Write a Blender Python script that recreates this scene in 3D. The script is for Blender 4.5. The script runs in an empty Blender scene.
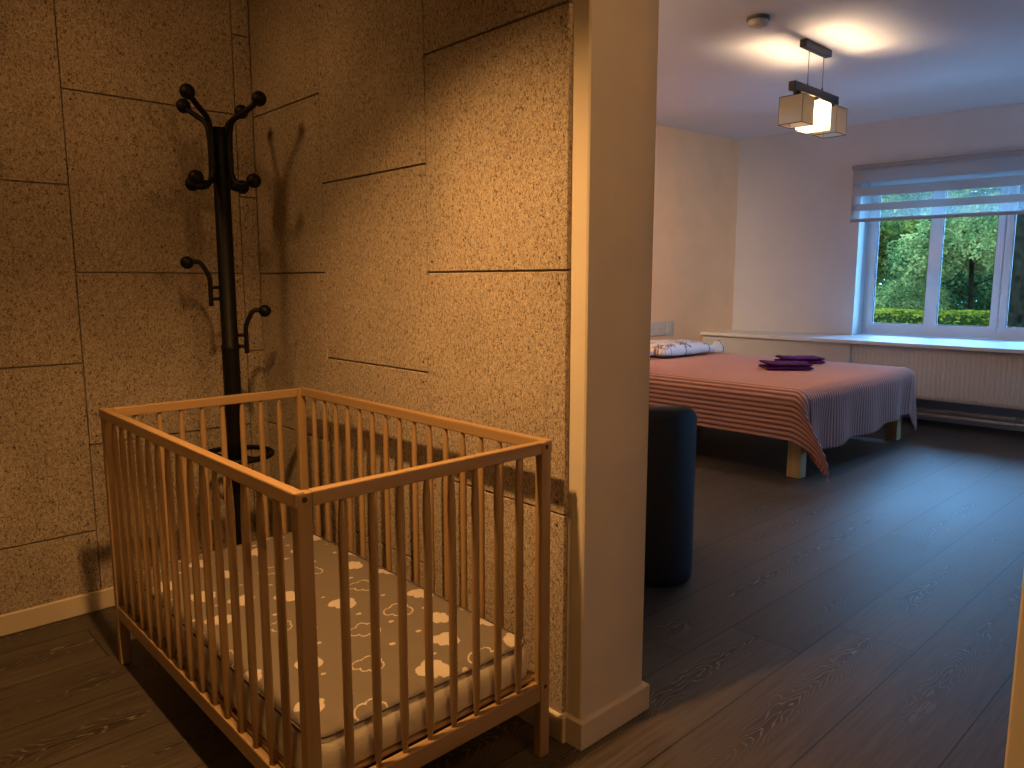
import bpy, bmesh, math, random
from mathutils import Vector, Matrix, noise

# ------------------------------------------------------------------ scene set-up
S = bpy.context.scene
C = S.collection
R = math.radians
PI = math.pi
random.seed(7)

CAM_H = 1.171
cam_d = bpy.data.cameras.new('camera')
cam_d.sensor_width = 36.0
cam_d.lens = 740.53 / 1024 * 36.0
cam_d.clip_start = 0.05
cam_d.clip_end = 300
cam = bpy.data.objects.new('camera', cam_d)
C.objects.link(cam)
cam.location = (0, 0, CAM_H)
cam.rotation_euler = (R(90 - 7.897), 0, R(-42.866))
S.camera = cam

S.view_settings.view_transform = 'Standard'
S.view_settings.look = 'None'
S.view_settings.gamma = 1.0
S.view_settings.exposure = 0.0
S.view_settings.use_curve_mapping = False
S.cycles.use_denoising = True
S.cycles.max_bounces = 8
S.cycles.diffuse_bounces = 6
S.cycles.glossy_bounces = 3
S.cycles.transparent_max_bounces = 12
S.cycles.sample_clamp_indirect = 4.0
S.cycles.caustics_reflective = False
S.cycles.caustics_refractive = False

# overcast evening daylight
W = bpy.data.worlds.new('sky')
S.world = W
W.use_nodes = True
wn = W.node_tree
bgn = wn.nodes['Background']
bgn.inputs['Color'].default_value = (0.20, 0.50, 1.0, 1)
bgn.inputs['Strength'].default_value = 30.0


def light(name, kind, loc, energy, color, aim=None, size=0.1, size_y=None, spot=None, blend=1.0):
    d = bpy.data.lights.new(name, kind)
    d.energy = energy
    d.color = color
    if kind == 'AREA':
        d.shape = 'RECTANGLE'
        d.size = size
        d.size_y = size_y or size
    else:
        d.shadow_soft_size = size
    if kind == 'SPOT':
        d.spot_size = spot
        d.spot_blend = blend
    o = bpy.data.objects.new(name, d)
    C.objects.link(o)
    o.location = loc
    if aim is not None:
        v = Vector(aim) - Vector(loc)
        o.rotation_euler = v.to_track_quat('-Z', 'Y').to_euler()
    return o


WARM = (1.0, 0.50, 0.16)
# hanging alcove lamp with an opaque shade (out of the frame above the crib) and the hall light behind it
light('alcove_spot', 'SPOT', (0.53, 1.31, 2.12), 160, WARM, aim=(0.74, 1.38, 0.0), size=0.035, spot=R(123))
light('alcove_spot_far', 'SPOT', (-0.05, 2.30, 2.40), 21, WARM, aim=(1.28, 2.5, 1.25), size=0.14, spot=R(84))
light('hall_lamp', 'POINT', (1.12, -0.35, 1.95), 22, WARM, size=0.08)
light('hall_fill', 'SPOT', (-1.1, 1.1, 1.95), 13, WARM, aim=(0.7, 1.6, 0.6), size=0.15, spot=R(58))  # fill added from the left for the crib's long side
# second bedroom lamp inferred behind the partition; spot shaped to brighten the peach wall
light('peach_wall_spot', 'SPOT', (2.6, 3.2, 2.35), 320, (1.0, 0.68, 0.42), aim=(4.2, 4.35, 1.5), size=0.08, spot=R(80))
light('bedroom_fill', 'POINT', (2.6, 3.0, 2.2), 20, (1.0, 0.68, 0.40), size=0.08)  # added warm fill that lifts the bedroom's ambient light

# window opening: sky portal (window wall is turned 6.1 degrees)
WA = R(6.1)
WN = Vector((math.cos(WA), math.sin(WA), 0))       # out of the room
WT = Vector((math.sin(WA), -math.cos(WA), 0))      # along the wall, to the right
WP = Vector((6.80, 4.02, 0))


def wpt(s, depth, z):
    """point on the window wall: s along it from the corner, depth outward"""
    p = WP + WT * s + WN * depth
    return Vector((p.x, p.y, z))


pc = wpt(1.98, 0.42, 1.40)
po = light('window_portal', 'AREA', pc, 1, (1, 1, 1), aim=pc - WN, size=1.62, size_y=1.42)
po.data.cycles.is_portal = True

# second window, in the side wall to the right of the frame
B0, B1, BZ0, BZ1 = 5.70, 6.38, 0.85, 2.00
po = light('side_window_portal', 'AREA', ((B0 + B1) / 2, -2.06, (BZ0 + BZ1) / 2), 1, (1, 1, 1), aim=((B0 + B1) / 2, 0, (BZ0 + BZ1) / 2), size=B1 - B0, size_y=BZ1 - BZ0)
po.data.cycles.is_portal = True


# ------------------------------------------------------------------ materials
def mat(name, col=(0.8, 0.8, 0.8), rough=0.6, metal=0.0, spec=0.5, noise_amt=0.0, noise_scale=20, bump=0.0, bump_scale=200):
    m = bpy.data.materials.new(name)
    m.use_nodes = True
    nt = m.node_tree
    b = nt.nodes['Principled BSDF']
    b.inputs['Base Color'].default_value = (*col, 1)
    b.inputs['Roughness'].default_value = rough
    b.inputs['Metallic'].default_value = metal
    b.inputs['Specular IOR Level'].default_value = spec
    tc = nt.nodes.new('ShaderNodeTexCoord')
    if noise_amt > 0:
        n = nt.nodes.new('ShaderNodeTexNoise')
        n.inputs['Scale'].default_value = noise_scale
        n.inputs['Detail'].default_value = 4
        nt.links.new(tc.outputs['Object'], n.inputs['Vector'])
        r = nt.nodes.new('ShaderNodeValToRGB')
        r.color_ramp.elements[0].position = 0.3
        r.color_ramp.elements[1].position = 0.7
        r.color_ramp.elements[0].color = (*[c * (1 - noise_amt) for c in col], 1)
        r.color_ramp.elements[1].color = (*[min(1, c * (1 + noise_amt)) for c in col], 1)
        nt.links.new(n.outputs['Fac'], r.inputs['Fac'])
        nt.links.new(r.outputs['Color'], b.inputs['Base Color'])
    if bump > 0:
        n = nt.nodes.new('ShaderNodeTexNoise')
        n.inputs['Scale'].default_value = bump_scale
        n.inputs['Detail'].default_value = 3
        nt.links.new(tc.outputs['Object'], n.inputs['Vector'])
        bp = nt.nodes.new('ShaderNodeBump')
        bp.inputs['Strength'].default_value = bump
        bp.inputs['Distance'].default_value = 0.004
        nt.links.new(n.outputs['Fac'], bp.inputs['Height'])
        nt.links.new(bp.outputs['Normal'], b.inputs['Normal'])
    return m


def M(nt, op, a, b=None, c=None):
    n = nt.nodes.new('ShaderNodeMath')
    n.operation = op
    for i, v in enumerate((a, b, c)):
        if v is None:
            continue
        if isinstance(v, (int, float)):
            n.inputs[i].default_value = v
        else:
            nt.links.new(v, n.inputs[i])
    return n.outputs[0]


def ramp(nt, fac, stops):
    r = nt.nodes.new('ShaderNodeValToRGB')
    e = r.color_ramp.elements
    while len(e) < len(stops):
        e.new(0.5)
    for i, (p, c) in enumerate(stops):
        e[i].position = p
        e[i].color = (*c, 1) if len(c) == 3 else c
    nt.links.new(fac, r.inputs['Fac'])
    return r.outputs['Color']


def wood_mat(name, col, dark, scale=1.0, rough=0.45, axis='Z'):
    m = bpy.data.materials.new(name)
    m.use_nodes = True
    nt = m.node_tree
    b = nt.nodes['Principled BSDF']
    tc = nt.nodes.new('ShaderNodeTexCoord')
    mp = nt.nodes.new('ShaderNodeMapping')
    sc = {'X': (2, 40, 40), 'Y': (40, 2, 40), 'Z': (40, 40, 2)}[axis]
    mp.inputs['Scale'].default_value = [v * scale for v in sc]
    nt.links.new(tc.outputs['Object'], mp.inputs['Vector'])
    n = nt.nodes.new('ShaderNodeTexNoise')
    n.inputs['Scale'].default_value = 1.0
    n.inputs['Detail'].default_value = 5
    n.inputs['Distortion'].default_value = 0.6
    nt.links.new(mp.outputs['Vector'], n.inputs['Vector'])
    c = ramp(nt, n.outputs['Fac'], [(0.3, dark), (0.65, col)])
    nt.links.new(c, b.inputs['Base Color'])
    b.inputs['Roughness'].default_value = rough
    return m


def panel_mat():
    """woodwool board: pale strands with dark pits"""
    m = bpy.data.materials.new('woodwool_board')
    m.use_nodes = True
    nt = m.node_tree
    b = nt.nodes['Principled BSDF']
    tc = nt.nodes.new('ShaderNodeTexCoord')
    mp = nt.nodes.new('ShaderNodeMapping')
    mp.inputs['Scale'].default_value = (1, 1, 0.62)
    nt.links.new(tc.outputs['Object'], mp.inputs['Vector'])
    n = nt.nodes.new('ShaderNodeTexNoise')
    n.inputs['Scale'].default_value = 190
    n.inputs['Detail'].default_value = 3
    n.inputs['Roughness'].default_value = 0.6
    n.inputs['Distortion'].default_value = 1.4
    nt.links.new(mp.outputs['Vector'], n.inputs['Vector'])
    n2 = nt.nodes.new('ShaderNodeTexNoise')
    n2.inputs['Scale'].default_value = 3.0
    n2.inputs['Detail'].default_value = 5
    nt.links.new(tc.outputs['Object'], n2.inputs['Vector'])
    c1 = ramp(nt, n.outputs['Fac'], [(0.35, (0.10, 0.075, 0.055)), (0.47, (0.40, 0.335, 0.27)), (0.66, (0.62, 0.54, 0.45))])
    c2 = ramp(nt, n2.outputs['Fac'], [(0.3, (0.78, 0.78, 0.78)), (0.7, (1, 1, 1))])
    mx = nt.nodes.new('ShaderNodeMix')
    mx.data_type = 'RGBA'
    mx.blend_type = 'MULTIPLY'
    mx.inputs[0].default_value = 1.0
    nt.links.new(c1, mx.inputs[6])
    nt.links.new(c2, mx.inputs[7])
    nt.links.new(mx.outputs[2], b.inputs['Base Color'])
    b.inputs['Roughness'].default_value = 0.95
    b.inputs['Specular IOR Level'].default_value = 0.1
    bp = nt.nodes.new('ShaderNodeBump')
    bp.inputs['Strength'].default_value = 0.9
    bp.inputs['Distance'].default_value = 0.003
    nt.links.new(n.outputs['Fac'], bp.inputs['Height'])
    nt.links.new(bp.outputs['Normal'], b.inputs['Normal'])
    return m


def floor_mat():
    """dark laminate planks running along X with cathedral grain"""
    m = bpy.data.materials.new('dark_laminate')
    m.use_nodes = True
    nt = m.node_tree
    L = nt.links.new
    b = nt.nodes['Principled BSDF']
    tc = nt.nodes.new('ShaderNodeTexCoord')
    sx = nt.nodes.new('ShaderNodeSeparateXYZ')
    L(tc.outputs['Object'], sx.inputs[0])
    X, Y = sx.outputs[0], sx.outputs[1]
    PW, PL = 0.246, 1.38
    yr = M(nt, 'DIVIDE', M(nt, 'SUBTRACT', Y, 0.507), PW)
    row = M(nt, 'FLOOR', yr)
    fy = M(nt, 'SUBTRACT', yr, row)
    xr = M(nt, 'DIVIDE', M(nt, 'ADD', M(nt, 'SUBTRACT', X, 2.72), M(nt, 'MULTIPLY', row, 0.27)), PL)
    col = M(nt, 'FLOOR', xr)
    fx = M(nt, 'SUBTRACT', xr, col)
    wn_ = nt.nodes.new('ShaderNodeTexWhiteNoise')
    wn_.noise_dimensions = '2D'
    cb = nt.nodes.new('ShaderNodeCombineXYZ')
    L(row, cb.inputs[0]); L(col, cb.inputs[1])
    L(cb.outputs[0], wn_.inputs['Vector'])
    rnd = wn_.outputs['Value']
    # seams
    def edge(f, w):
        a = M(nt, 'LESS_THAN', f, w)
        c = M(nt, 'GREATER_THAN', f, 1 - w)
        return M(nt, 'MAXIMUM', a, c)
    seam = M(nt, 'MAXIMUM', edge(fy, 0.0085), edge(fx, 0.0012))
    # fine straight grain
    off = M(nt, 'MULTIPLY', rnd, 37.0)
    gv = nt.nodes.new('ShaderNodeCombineXYZ')
    L(M(nt, 'ADD', M(nt, 'MULTIPLY', X, 5.0), off), gv.inputs[0])
    L(M(nt, 'MULTIPLY', Y, 95.0), gv.inputs[1])
    L(off, gv.inputs[2])
    g = nt.nodes.new('ShaderNodeTexNoise')
    g.inputs['Scale'].default_value = 1.0
    g.inputs['Detail'].default_value = 5
    L(gv.outputs[0], g.inputs['Vector'])
    # cathedral grain: nested arches down the middle of each plank
    nv = nt.nodes.new('ShaderNodeCombineXYZ')
    L(M(nt, 'ADD', M(nt, 'MULTIPLY', X, 2.6), off), nv.inputs[0])
    L(M(nt, 'MULTIPLY', Y, 9.0), nv.inputs[1])
    L(off, nv.inputs[2])
    nn = nt.nodes.new('ShaderNodeTexNoise')
    nn.inputs['Scale'].default_value = 1.0
    nn.inputs['Detail'].default_value = 3
    L(nv.outputs[0], nn.inputs['Vector'])
    cy = M(nt, 'SUBTRACT', fy, M(nt, 'ADD', 0.35, M(nt, 'MULTIPLY', rnd, 0.3)))
    arch = M(nt, 'MULTIPLY', M(nt, 'ABSOLUTE', cy), 7.5)
    v = M(nt, 'ADD', M(nt, 'ADD', arch, M(nt, 'MULTIPLY', X, 5.5)), M(nt, 'MULTIPLY', nn.outputs['Fac'], 6.5))
    band = M(nt, 'ABSOLUTE', M(nt, 'SINE', M(nt, 'MULTIPLY', v, 8.0)))
    band = M(nt, 'POWER', band, 0.6)
    # arches only in patches near the plank centre line
    mk = nt.nodes.new('ShaderNodeTexNoise')
    mk.inputs['Scale'].default_value = 1.0
    mv = nt.nodes.new('ShaderNodeCombineXYZ')
    L(M(nt, 'ADD', M(nt, 'MULTIPLY', X, 1.5), off), mv.inputs[0])
    L(off, mv.inputs[1])
    L(mv.outputs[0], mk.inputs['Vector'])
    nearc = M(nt, 'SUBTRACT', 1.0, M(nt, 'MULTIPLY', M(nt, 'ABSOLUTE', cy), 4.2))
    nearc = M(nt, 'MAXIMUM', nearc, 0.0)
    patch = M(nt, 'MULTIPLY', M(nt, 'SUBTRACT', mk.outputs['Fac'], 0.44), 8.0)
    patch = M(nt, 'MINIMUM', M(nt, 'MAXIMUM', patch, 0.0), 1.0)
    mask = M(nt, 'MULTIPLY', nearc, patch)
    base = ramp(nt, g.outputs['Fac'], [(0.25, (0.040, 0.031, 0.025)), (0.75, (0.098, 0.080, 0.066))])
    dark = nt.nodes.new('ShaderNodeMix'); dark.data_type = 'RGBA'
    bandc = ramp(nt, band, [(0.25, (0.20, 0.17, 0.145)), (0.62, (0.028, 0.022, 0.019))])
    L(mask, dark.inputs[0]); L(base, dark.inputs[6]); L(bandc, dark.inputs[7])
    tone = M(nt, 'ADD', 0.82, M(nt, 'MULTIPLY', rnd, 0.32))
    tm = nt.nodes.new('ShaderNodeMix'); tm.data_type = 'RGBA'; tm.blend_type = 'MULTIPLY'; tm.inputs[0].default_value = 1
    tcx = nt.nodes.new('ShaderNodeCombineXYZ')
    L(tone, tcx.inputs[0]); L(tone, tcx.inputs[1]); L(tone, tcx.inputs[2])
    L(dark.outputs[2], tm.inputs[6]); L(tcx.outputs[0], tm.inputs[7])
    sm = nt.nodes.new('ShaderNodeMix'); sm.data_type = 'RGBA'
    L(seam, sm.inputs[0]); L(tm.outputs[2], sm.inputs[6]); sm.inputs[7].default_value = (0.008, 0.007, 0.006, 1)
    L(sm.outputs[2], b.inputs['Base Color'])
    rg = M(nt, 'ADD', 0.38, M(nt, 'MULTIPLY', g.outputs['Fac'], 0.22))
    L(rg, b.inputs['Roughness'])
    b.inputs['Specular IOR Level'].default_value = 0.42
    bp = nt.nodes.new('ShaderNodeBump')
    bp.inputs['Strength'].default_value = 0.35
    bp.inputs['Distance'].default_value = 0.0015
    hh = M(nt, 'SUBTRACT', M(nt, 'MULTIPLY', g.outputs['Fac'], 0.7), M(nt, 'MULTIPLY', seam, 1.5))
    L(hh, bp.inputs['Height'])
    L(bp.outputs['Normal'], b.inputs['Normal'])
    return m


def blind_mat():
    """day-and-night fabric: opaque and sheer bands by height"""
    m = bpy.data.materials.new('zebra_fabric')
    m.use_nodes = True
    nt = m.node_tree
    L = nt.links.new
    for n in list(nt.nodes):
        if n.type != 'OUTPUT_MATERIAL':
            nt.nodes.remove(n)
    out = [n for n in nt.nodes if n.type == 'OUTPUT_MATERIAL'][0]
    tc = nt.nodes.new('ShaderNodeTexCoord')
    sx = nt.nodes.new('ShaderNodeSeparateXYZ')
    L(tc.outputs['Object'], sx.inputs[0])
    Z = sx.outputs[2]
    sheer = None
    for lo, hi in ((1.998, 2.036), (1.852, 1.918), (1.726, 1.790)):
        a = M(nt, 'MULTIPLY', M(nt, 'GREATER_THAN', Z, lo), M(nt, 'LESS_THAN', Z, hi))
        sheer = a if sheer is None else M(nt, 'MAXIMUM', sheer, a)
    d = nt.nodes.new('ShaderNodeBsdfDiffuse'); d.inputs[0].default_value = (0.42, 0.41, 0.42, 1)
    t = nt.nodes.new('ShaderNodeBsdfTranslucent'); t.inputs[0].default_value = (0.30, 0.27, 0.26, 1)
    fab = nt.nodes.new('ShaderNodeMixShader'); fab.inputs[0].default_value = 0.16
    L(d.outputs[0], fab.inputs[1]); L(t.outputs[0], fab.inputs[2])
    t2 = nt.nodes.new('ShaderNodeBsdfTranslucent'); t2.inputs[0].default_value = (0.30, 0.30, 0.30, 1)
    tr = nt.nodes.new('ShaderNodeBsdfTransparent')
    sh = nt.nodes.new('ShaderNodeMixShader'); sh.inputs[0].default_value = 0.5
    L(t2.outputs[0], sh.inputs[1]); L(tr.outputs[0], sh.inputs[2])
    mx = nt.nodes.new('ShaderNodeMixShader')
    L(sheer, mx.inputs[0]); L(fab.outputs[0], mx.inputs[1]); L(sh.outputs[0], mx.inputs[2])
    L(mx.outputs[0], out.inputs[0])
    return m


def glass_mat():
    m = bpy.data.materials.new('window_glass')
    m.use_nodes = True
    nt = m.node_tree
    for n in list(nt.nodes):
        if n.type != 'OUTPUT_MATERIAL':
            nt.nodes.remove(n)
    out = [n for n in nt.nodes if n.type == 'OUTPUT_MATERIAL'][0]
    tr = nt.nodes.new('ShaderNodeBsdfTransparent'); tr.inputs[0].default_value = (0.93, 0.97, 0.96, 1)
    gl = nt.nodes.new('ShaderNodeBsdfGlossy'); gl.inputs['Roughness'].default_value = 0.02
    fr = nt.nodes.new('ShaderNodeFresnel'); fr.inputs[0].default_value = 1.3
    mx = nt.nodes.new('ShaderNodeMixShader')
    nt.links.new(fr.outputs[0], mx.inputs[0])
    nt.links.new(tr.outputs[0], mx.inputs[1])
    nt.links.new(gl.outputs[0], mx.inputs[2])
    nt.links.new(mx.outputs[0], out.inputs[0])
    return m


LEAF = 1.0


def leaf_mat(name, cols, trans=0.35):
    m = bpy.data.materials.new(name)
    m.use_nodes = True
    nt = m.node_tree
    L = nt.links.new
    for n in list(nt.nodes):
        if n.type != 'OUTPUT_MATERIAL':
            nt.nodes.remove(n)
    out = [n for n in nt.nodes if n.type == 'OUTPUT_MATERIAL'][0]
    tc = nt.nodes.new('ShaderNodeTexCoord')
    g = nt.nodes.new('ShaderNodeTexNoise'); g.inputs['Scale'].default_value = 1.6; g.inputs['Detail'].default_value = 6
    g.inputs['Roughness'].default_value = 0.75
    L(tc.outputs['Object'], g.inputs['Vector'])
    cols = [[v * LEAF for v in cc] for cc in cols]
    c = ramp(nt, g.outputs['Fac'], [(0.36, cols[0]), (0.5, cols[1]), (0.64, cols[2])])
    d = nt.nodes.new('ShaderNodeBsdfDiffuse'); L(c, d.inputs[0])
    t = nt.nodes.new('ShaderNodeBsdfTranslucent'); L(c, t.inputs[0])
    mx = nt.nodes.new('ShaderNodeMixShader'); mx.inputs[0].default_value = trans
    L(d.outputs[0], mx.inputs[1]); L(t.outputs[0], mx.inputs[2])
    L(mx.outputs[0], out.inputs[0])
    return m


def attr_mat(name, rough=0.85, bump=0.2, bump_scale=400, weave=False):
    m = bpy.data.materials.new(name)
    m.use_nodes = True
    nt = m.node_tree
    b = nt.nodes['Principled BSDF']
    a = nt.nodes.new('ShaderNodeAttribute'); a.attribute_name = 'Col'
    nt.links.new(a.outputs['Color'], b.inputs['Base Color'])
    b.inputs['Roughness'].default_value = rough
    b.inputs['Specular IOR Level'].default_value = 0.15
    tc = nt.nodes.new('ShaderNodeTexCoord')
    n = nt.nodes.new('ShaderNodeTexNoise'); n.inputs['Scale'].default_value = bump_scale
    nt.links.new(tc.outputs['Object'], n.inputs['Vector'])
    bp = nt.nodes.new('ShaderNodeBump'); bp.inputs['Strength'].default_value = bump; bp.inputs['Distance'].default_value = 0.002
    nt.links.new(n.outputs['Fac'], bp.inputs['Height'])
    nt.links.new(bp.outputs['Normal'], b.inputs['Normal'])
    return m


def shade_mat(name, emit):
    m = bpy.data.materials.new(name)
    m.use_nodes = True
    nt = m.node_tree
    for n in list(nt.nodes):
        if n.type != 'OUTPUT_MATERIAL':
            nt.nodes.remove(n)
    out = [n for n in nt.nodes if n.type == 'OUTPUT_MATERIAL'][0]
    L = nt.links.new
    tc = nt.nodes.new('ShaderNodeTexCoord')
    n = nt.nodes.new('ShaderNodeTexNoise'); n.inputs['Scale'].default_value = 220
    L(tc.outputs['Object'], n.inputs['Vector'])
    c = ramp(nt, n.outputs['Fac'], [(0.3, (0.74, 0.66, 0.48)), (0.7, (0.84, 0.77, 0.58))])
    d = nt.nodes.new('ShaderNodeBsdfDiffuse'); L(c, d.inputs[0])
    t = nt.nodes.new('ShaderNodeBsdfTranslucent'); L(c, t.inputs[0])
    mx = nt.nodes.new('ShaderNodeMixShader'); mx.inputs[0].default_value = 0.80
    L(d.outputs[0], mx.inputs[1]); L(t.outputs[0], mx.inputs[2])
    if emit:
        e = nt.nodes.new('ShaderNodeEmission'); e.inputs[0].default_value = (1.0, 0.80, 0.48, 1); e.inputs[1].default_value = emit
        ad = nt.nodes.new('ShaderNodeAddShader')
        L(mx.outputs[0], ad.inputs[0]); L(e.outputs[0], ad.inputs[1])
        L(ad.outputs[0], out.inputs[0])
    else:
        L(mx.outputs[0], out.inputs[0])
    return m


def emis_mat(name, col, s):
    m = bpy.data.materials.new(name)
    m.use_nodes = True
    b = m.node_tree.nodes['Principled BSDF']
    b.inputs['Emission Color'].default_value = (*col, 1)
    b.inputs['Emission Strength'].default_value = s
    return m


M_panel = panel_mat()
M_floor = floor_mat()
M_gap = mat('dark_gap', (0.05, 0.04, 0.03), 0.9)
M_screw = mat('rusty_screw', (0.10, 0.05, 0.03), 0.6, noise_amt=0.2)
M_plaster = mat('cream_plaster', (0.60, 0.54, 0.45), 0.8, noise_amt=0.04, noise_scale=6, bump=0.15, bump_scale=260)
M_white = mat('white_paint', (0.64, 0.64, 0.65), 0.75, noise_amt=0.03, noise_scale=4, bump=0.08, bump_scale=240)
M_ceil = mat('ceiling_paint', (0.70, 0.70, 0.71), 0.8, noise_amt=0.02, noise_scale=4)
M_peach = mat('peach_paint', (0.86, 0.55, 0.29), 0.75, noise_amt=0.04, noise_scale=5, bump=0.1, bump_scale=240)
M_base = mat('baseboard_paint', (0.60, 0.52, 0.40), 0.5, noise_amt=0.04, noise_scale=8)
M_sill = mat('white_sill', (0.82, 0.82, 0.82), 0.35, noise_amt=0.02, noise_scale=5)
M_pvc = mat('white_pvc', (0.88, 0.88, 0.90), 0.35, noise_amt=0.02, noise_scale=5)
M_rubber = mat('dark_gasket', (0.03, 0.03, 0.035), 0.6)
M_glass = glass_mat()
M_blind = blind_mat()
M_blindm = mat('grey_blind_rail', (0.30, 0.29, 0.30), 0.5, noise_amt=0.04)
M_rad = mat('radiator_enamel', (0.70, 0.69, 0.67), 0.4, noise_amt=0.02)
M_pipe = mat('painted_pipe', (0.55, 0.48, 0.40), 0.45, noise_amt=0.06)
M_beech = wood_mat('beech_wood', (0.37, 0.245, 0.125), (0.30, 0.185, 0.088))
M_beechx = wood_mat('beech_wood_rail', (0.37, 0.245, 0.125), (0.30, 0.185, 0.088), axis='X')
M_beechy = wood_mat('beech_wood_side_rail', (0.37, 0.245, 0.125), (0.30, 0.185, 0.088), axis='Y')
M_pine = wood_mat('pine_wood', (0.62, 0.46, 0.24), (0.48, 0.32, 0.15), scale=0.6)
M_bolt = mat('dark_bolt', (0.05, 0.035, 0.02), 0.4, metal=0.4)
M_black = mat('black_metal', (0.004, 0.004, 0.0045), 0.5, spec=0.2, noise_amt=0.1)
M_navy = mat('navy_leatherette', (0.010, 0.016, 0.028), 0.55, noise_amt=0.15, noise_scale=60, bump=0.25, bump_scale=500)
M_matt = attr_mat('cloud_print')
M_msheet = mat('cream_sheet', (0.66, 0.60, 0.50), 0.85, noise_amt=0.05, bump=0.2, bump_scale=350)
M_cord = mat('dark_seam', (0.07, 0.055, 0.05), 0.8)
M_bedmat = mat('mattress_ticking', (0.55, 0.52, 0.48), 0.9, noise_amt=0.05)
M_pillow = attr_mat('floral_cotton', bump=0.3, bump_scale=120)
M_towel = mat('purple_terry', (0.085, 0.012, 0.075), 0.95, spec=0.1, noise_amt=0.25, noise_scale=160, bump=0.8, bump_scale=380)
M_lampw = mat('wenge_wood', (0.020, 0.012, 0.009), 0.5, noise_amt=0.3, noise_scale=30)
M_cable = mat('grey_wire', (0.12, 0.11, 0.10), 0.5)
M_edge = mat('shade_edging', (0.10, 0.055, 0.03), 0.8)
M_shade = shade_mat('linen_shade', 0)
M_bulb_on = emis_mat('bulb_lit', (1.0, 0.68, 0.40), 950)
M_bulb_off = mat('bulb_frosted', (0.8, 0.8, 0.78), 0.3)
M_plastic = mat('white_plastic', (0.58, 0.52, 0.43), 0.4, noise_amt=0.02)
M_dplastic = mat('grey_socket_hole', (0.12, 0.11, 0.10), 0.5)
M_bag = mat('white_pouch_cloth', (0.70, 0.72, 0.74), 0.8, noise_amt=0.05, bump=0.3, bump_scale=60)


# ------------------------------------------------------------------ mesh helpers
def obj(name, bm, m, parent=None, smooth=False):
    me = bpy.data.meshes.new(name)
    bmesh.ops.recalc_face_normals(bm, faces=bm.faces[:])
    bm.to_mesh(me)
    bm.free()
    for x in (m if isinstance(m, (list, tuple)) else [m]):
        me.materials.append(x)
    if smooth:
        for p in me.polygons:
            p.use_smooth = True
    o = bpy.data.objects.new(name, me)
    C.objects.link(o)
    if parent is not None:
        o.parent = parent
    return o


def autosmooth(o, ang=35):
    """smooth shade, keep hard edges above the angle"""
    me = o.data
    bm = bmesh.new(); bm.from_mesh(me)
    for e in bm.edges:
        if len(e.link_faces) == 2 and e.calc_face_angle(0) > R(ang):
            e.smooth = False
    for f in bm.faces:
        f.smooth = True
    bm.to_mesh(me); bm.free()
    return o


def tag(o, label=None, cat=None, group=None, kind=None):
    if label: o['label'] = label
    if cat: o['category'] = cat
    if group: o['group'] = group
    if kind: o['kind'] = kind
    return o


def thing(name, label, cat, loc=(0, 0, 0), rz=0.0, group=None):
    o = bpy.data.objects.new(name, None)
    o.empty_display_size = 0.05
    C.objects.link(o)
    o.location = loc
    o.rotation_euler = (0, 0, rz)
    return tag(o, label, cat, group)


def struct(name, bm, m, parent=None):
    o = obj(name, bm, m, parent)
    if parent is None:
        o['kind'] = 'structure'
    return o


def box(bm, lo, hi, bev=0.0, mi=0, rot=None, segs=1):
    """axis box lo..hi; rot = Matrix applied about the origin afterwards"""
    t = bmesh.new()
    c = [(a + b) / 2 for a, b in zip(lo, hi)]
    s = [abs(b - a) for a, b in zip(lo, hi)]
    bmesh.ops.create_cube(t, size=1.0, matrix=Matrix.Translation(c) @ Matrix.Diagonal((*s, 1)))
    if bev > 0:
        bmesh.ops.bevel(t, geom=t.edges[:], offset=min(bev, min(s) * 0.45), segments=segs, affect='EDGES', profile=0.5)
    if rot is not None:
        bmesh.ops.transform(t, matrix=rot, verts=t.verts[:])
    for f in t.faces:
        f.material_index = mi
    merge(bm, t)


def merge(bm, t):
    vm = {}
    for v in t.verts:
        vm[v] = bm.verts.new(v.co)
    for f in t.faces:
        try:
            nf = bm.faces.new([vm[v] for v in f.verts])
            nf.material_index = f.material_index
            nf.smooth = f.smooth
        except ValueError:
            pass
    t.free()


def prism(bm, poly, z0, z1, mi=0):
    """vertical prism over a plan polygon"""
    lo = [bm.verts.new((p[0], p[1], z0)) for p in poly]
    hi = [bm.verts.new((p[0], p[1], z1)) for p in poly]
    n = len(poly)
    fs = [bm.faces.new(lo[::-1]), bm.faces.new(hi)]
    for i in range(n):
        fs.append(bm.faces.new((lo[i], lo[(i + 1) % n], hi[(i + 1) % n], hi[i])))
    for f in fs:
        f.material_index = mi


def tube(bm, pts, r, n=12, closed=False, mi=0, cap=True):
    """tube along points; r is a number or a list"""
    P = [Vector(p) for p in pts]
    k = len(P)
    rs = r if isinstance(r, (list, tuple)) else [r] * k
    up = Vector((0, 0, 1))
    rings = []
    prev = None
    for i in range(k):
        a = P[(i - 1) % k] if (closed or i > 0) else P[i]
        b = P[(i + 1) % k] if (closed or i < k - 1) else P[i]
        t = (b - a).normalized()
        if prev is None:
            u = up if abs(t.dot(up)) < 0.9 else Vector((1, 0, 0))
            x = (u - t * u.dot(t)).normalized()
        else:
            x = (prev - t * prev.dot(t)).normalized()
        prev = x
        y = t.cross(x)
        rings.append([bm.verts.new(P[i] + (x * math.cos(2 * PI * j / n) + y * math.sin(2 * PI * j / n)) * rs[i]) for j in range(n)])
    m = k if closed else k - 1
    for i in range(m):
        A, B = rings[i], rings[(i + 1) % k]
        for j in range(n):
            f = bm.faces.new((A[j], A[(j + 1) % n], B[(j + 1) % n], B[j]))
            f.material_index = mi
            f.smooth = True
    if cap and not closed:
        for ring, rev in ((rings[0], True), (rings[-1], False)):
            f = bm.faces.new(ring[::-1] if rev else ring)
            f.material_index = mi


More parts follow.
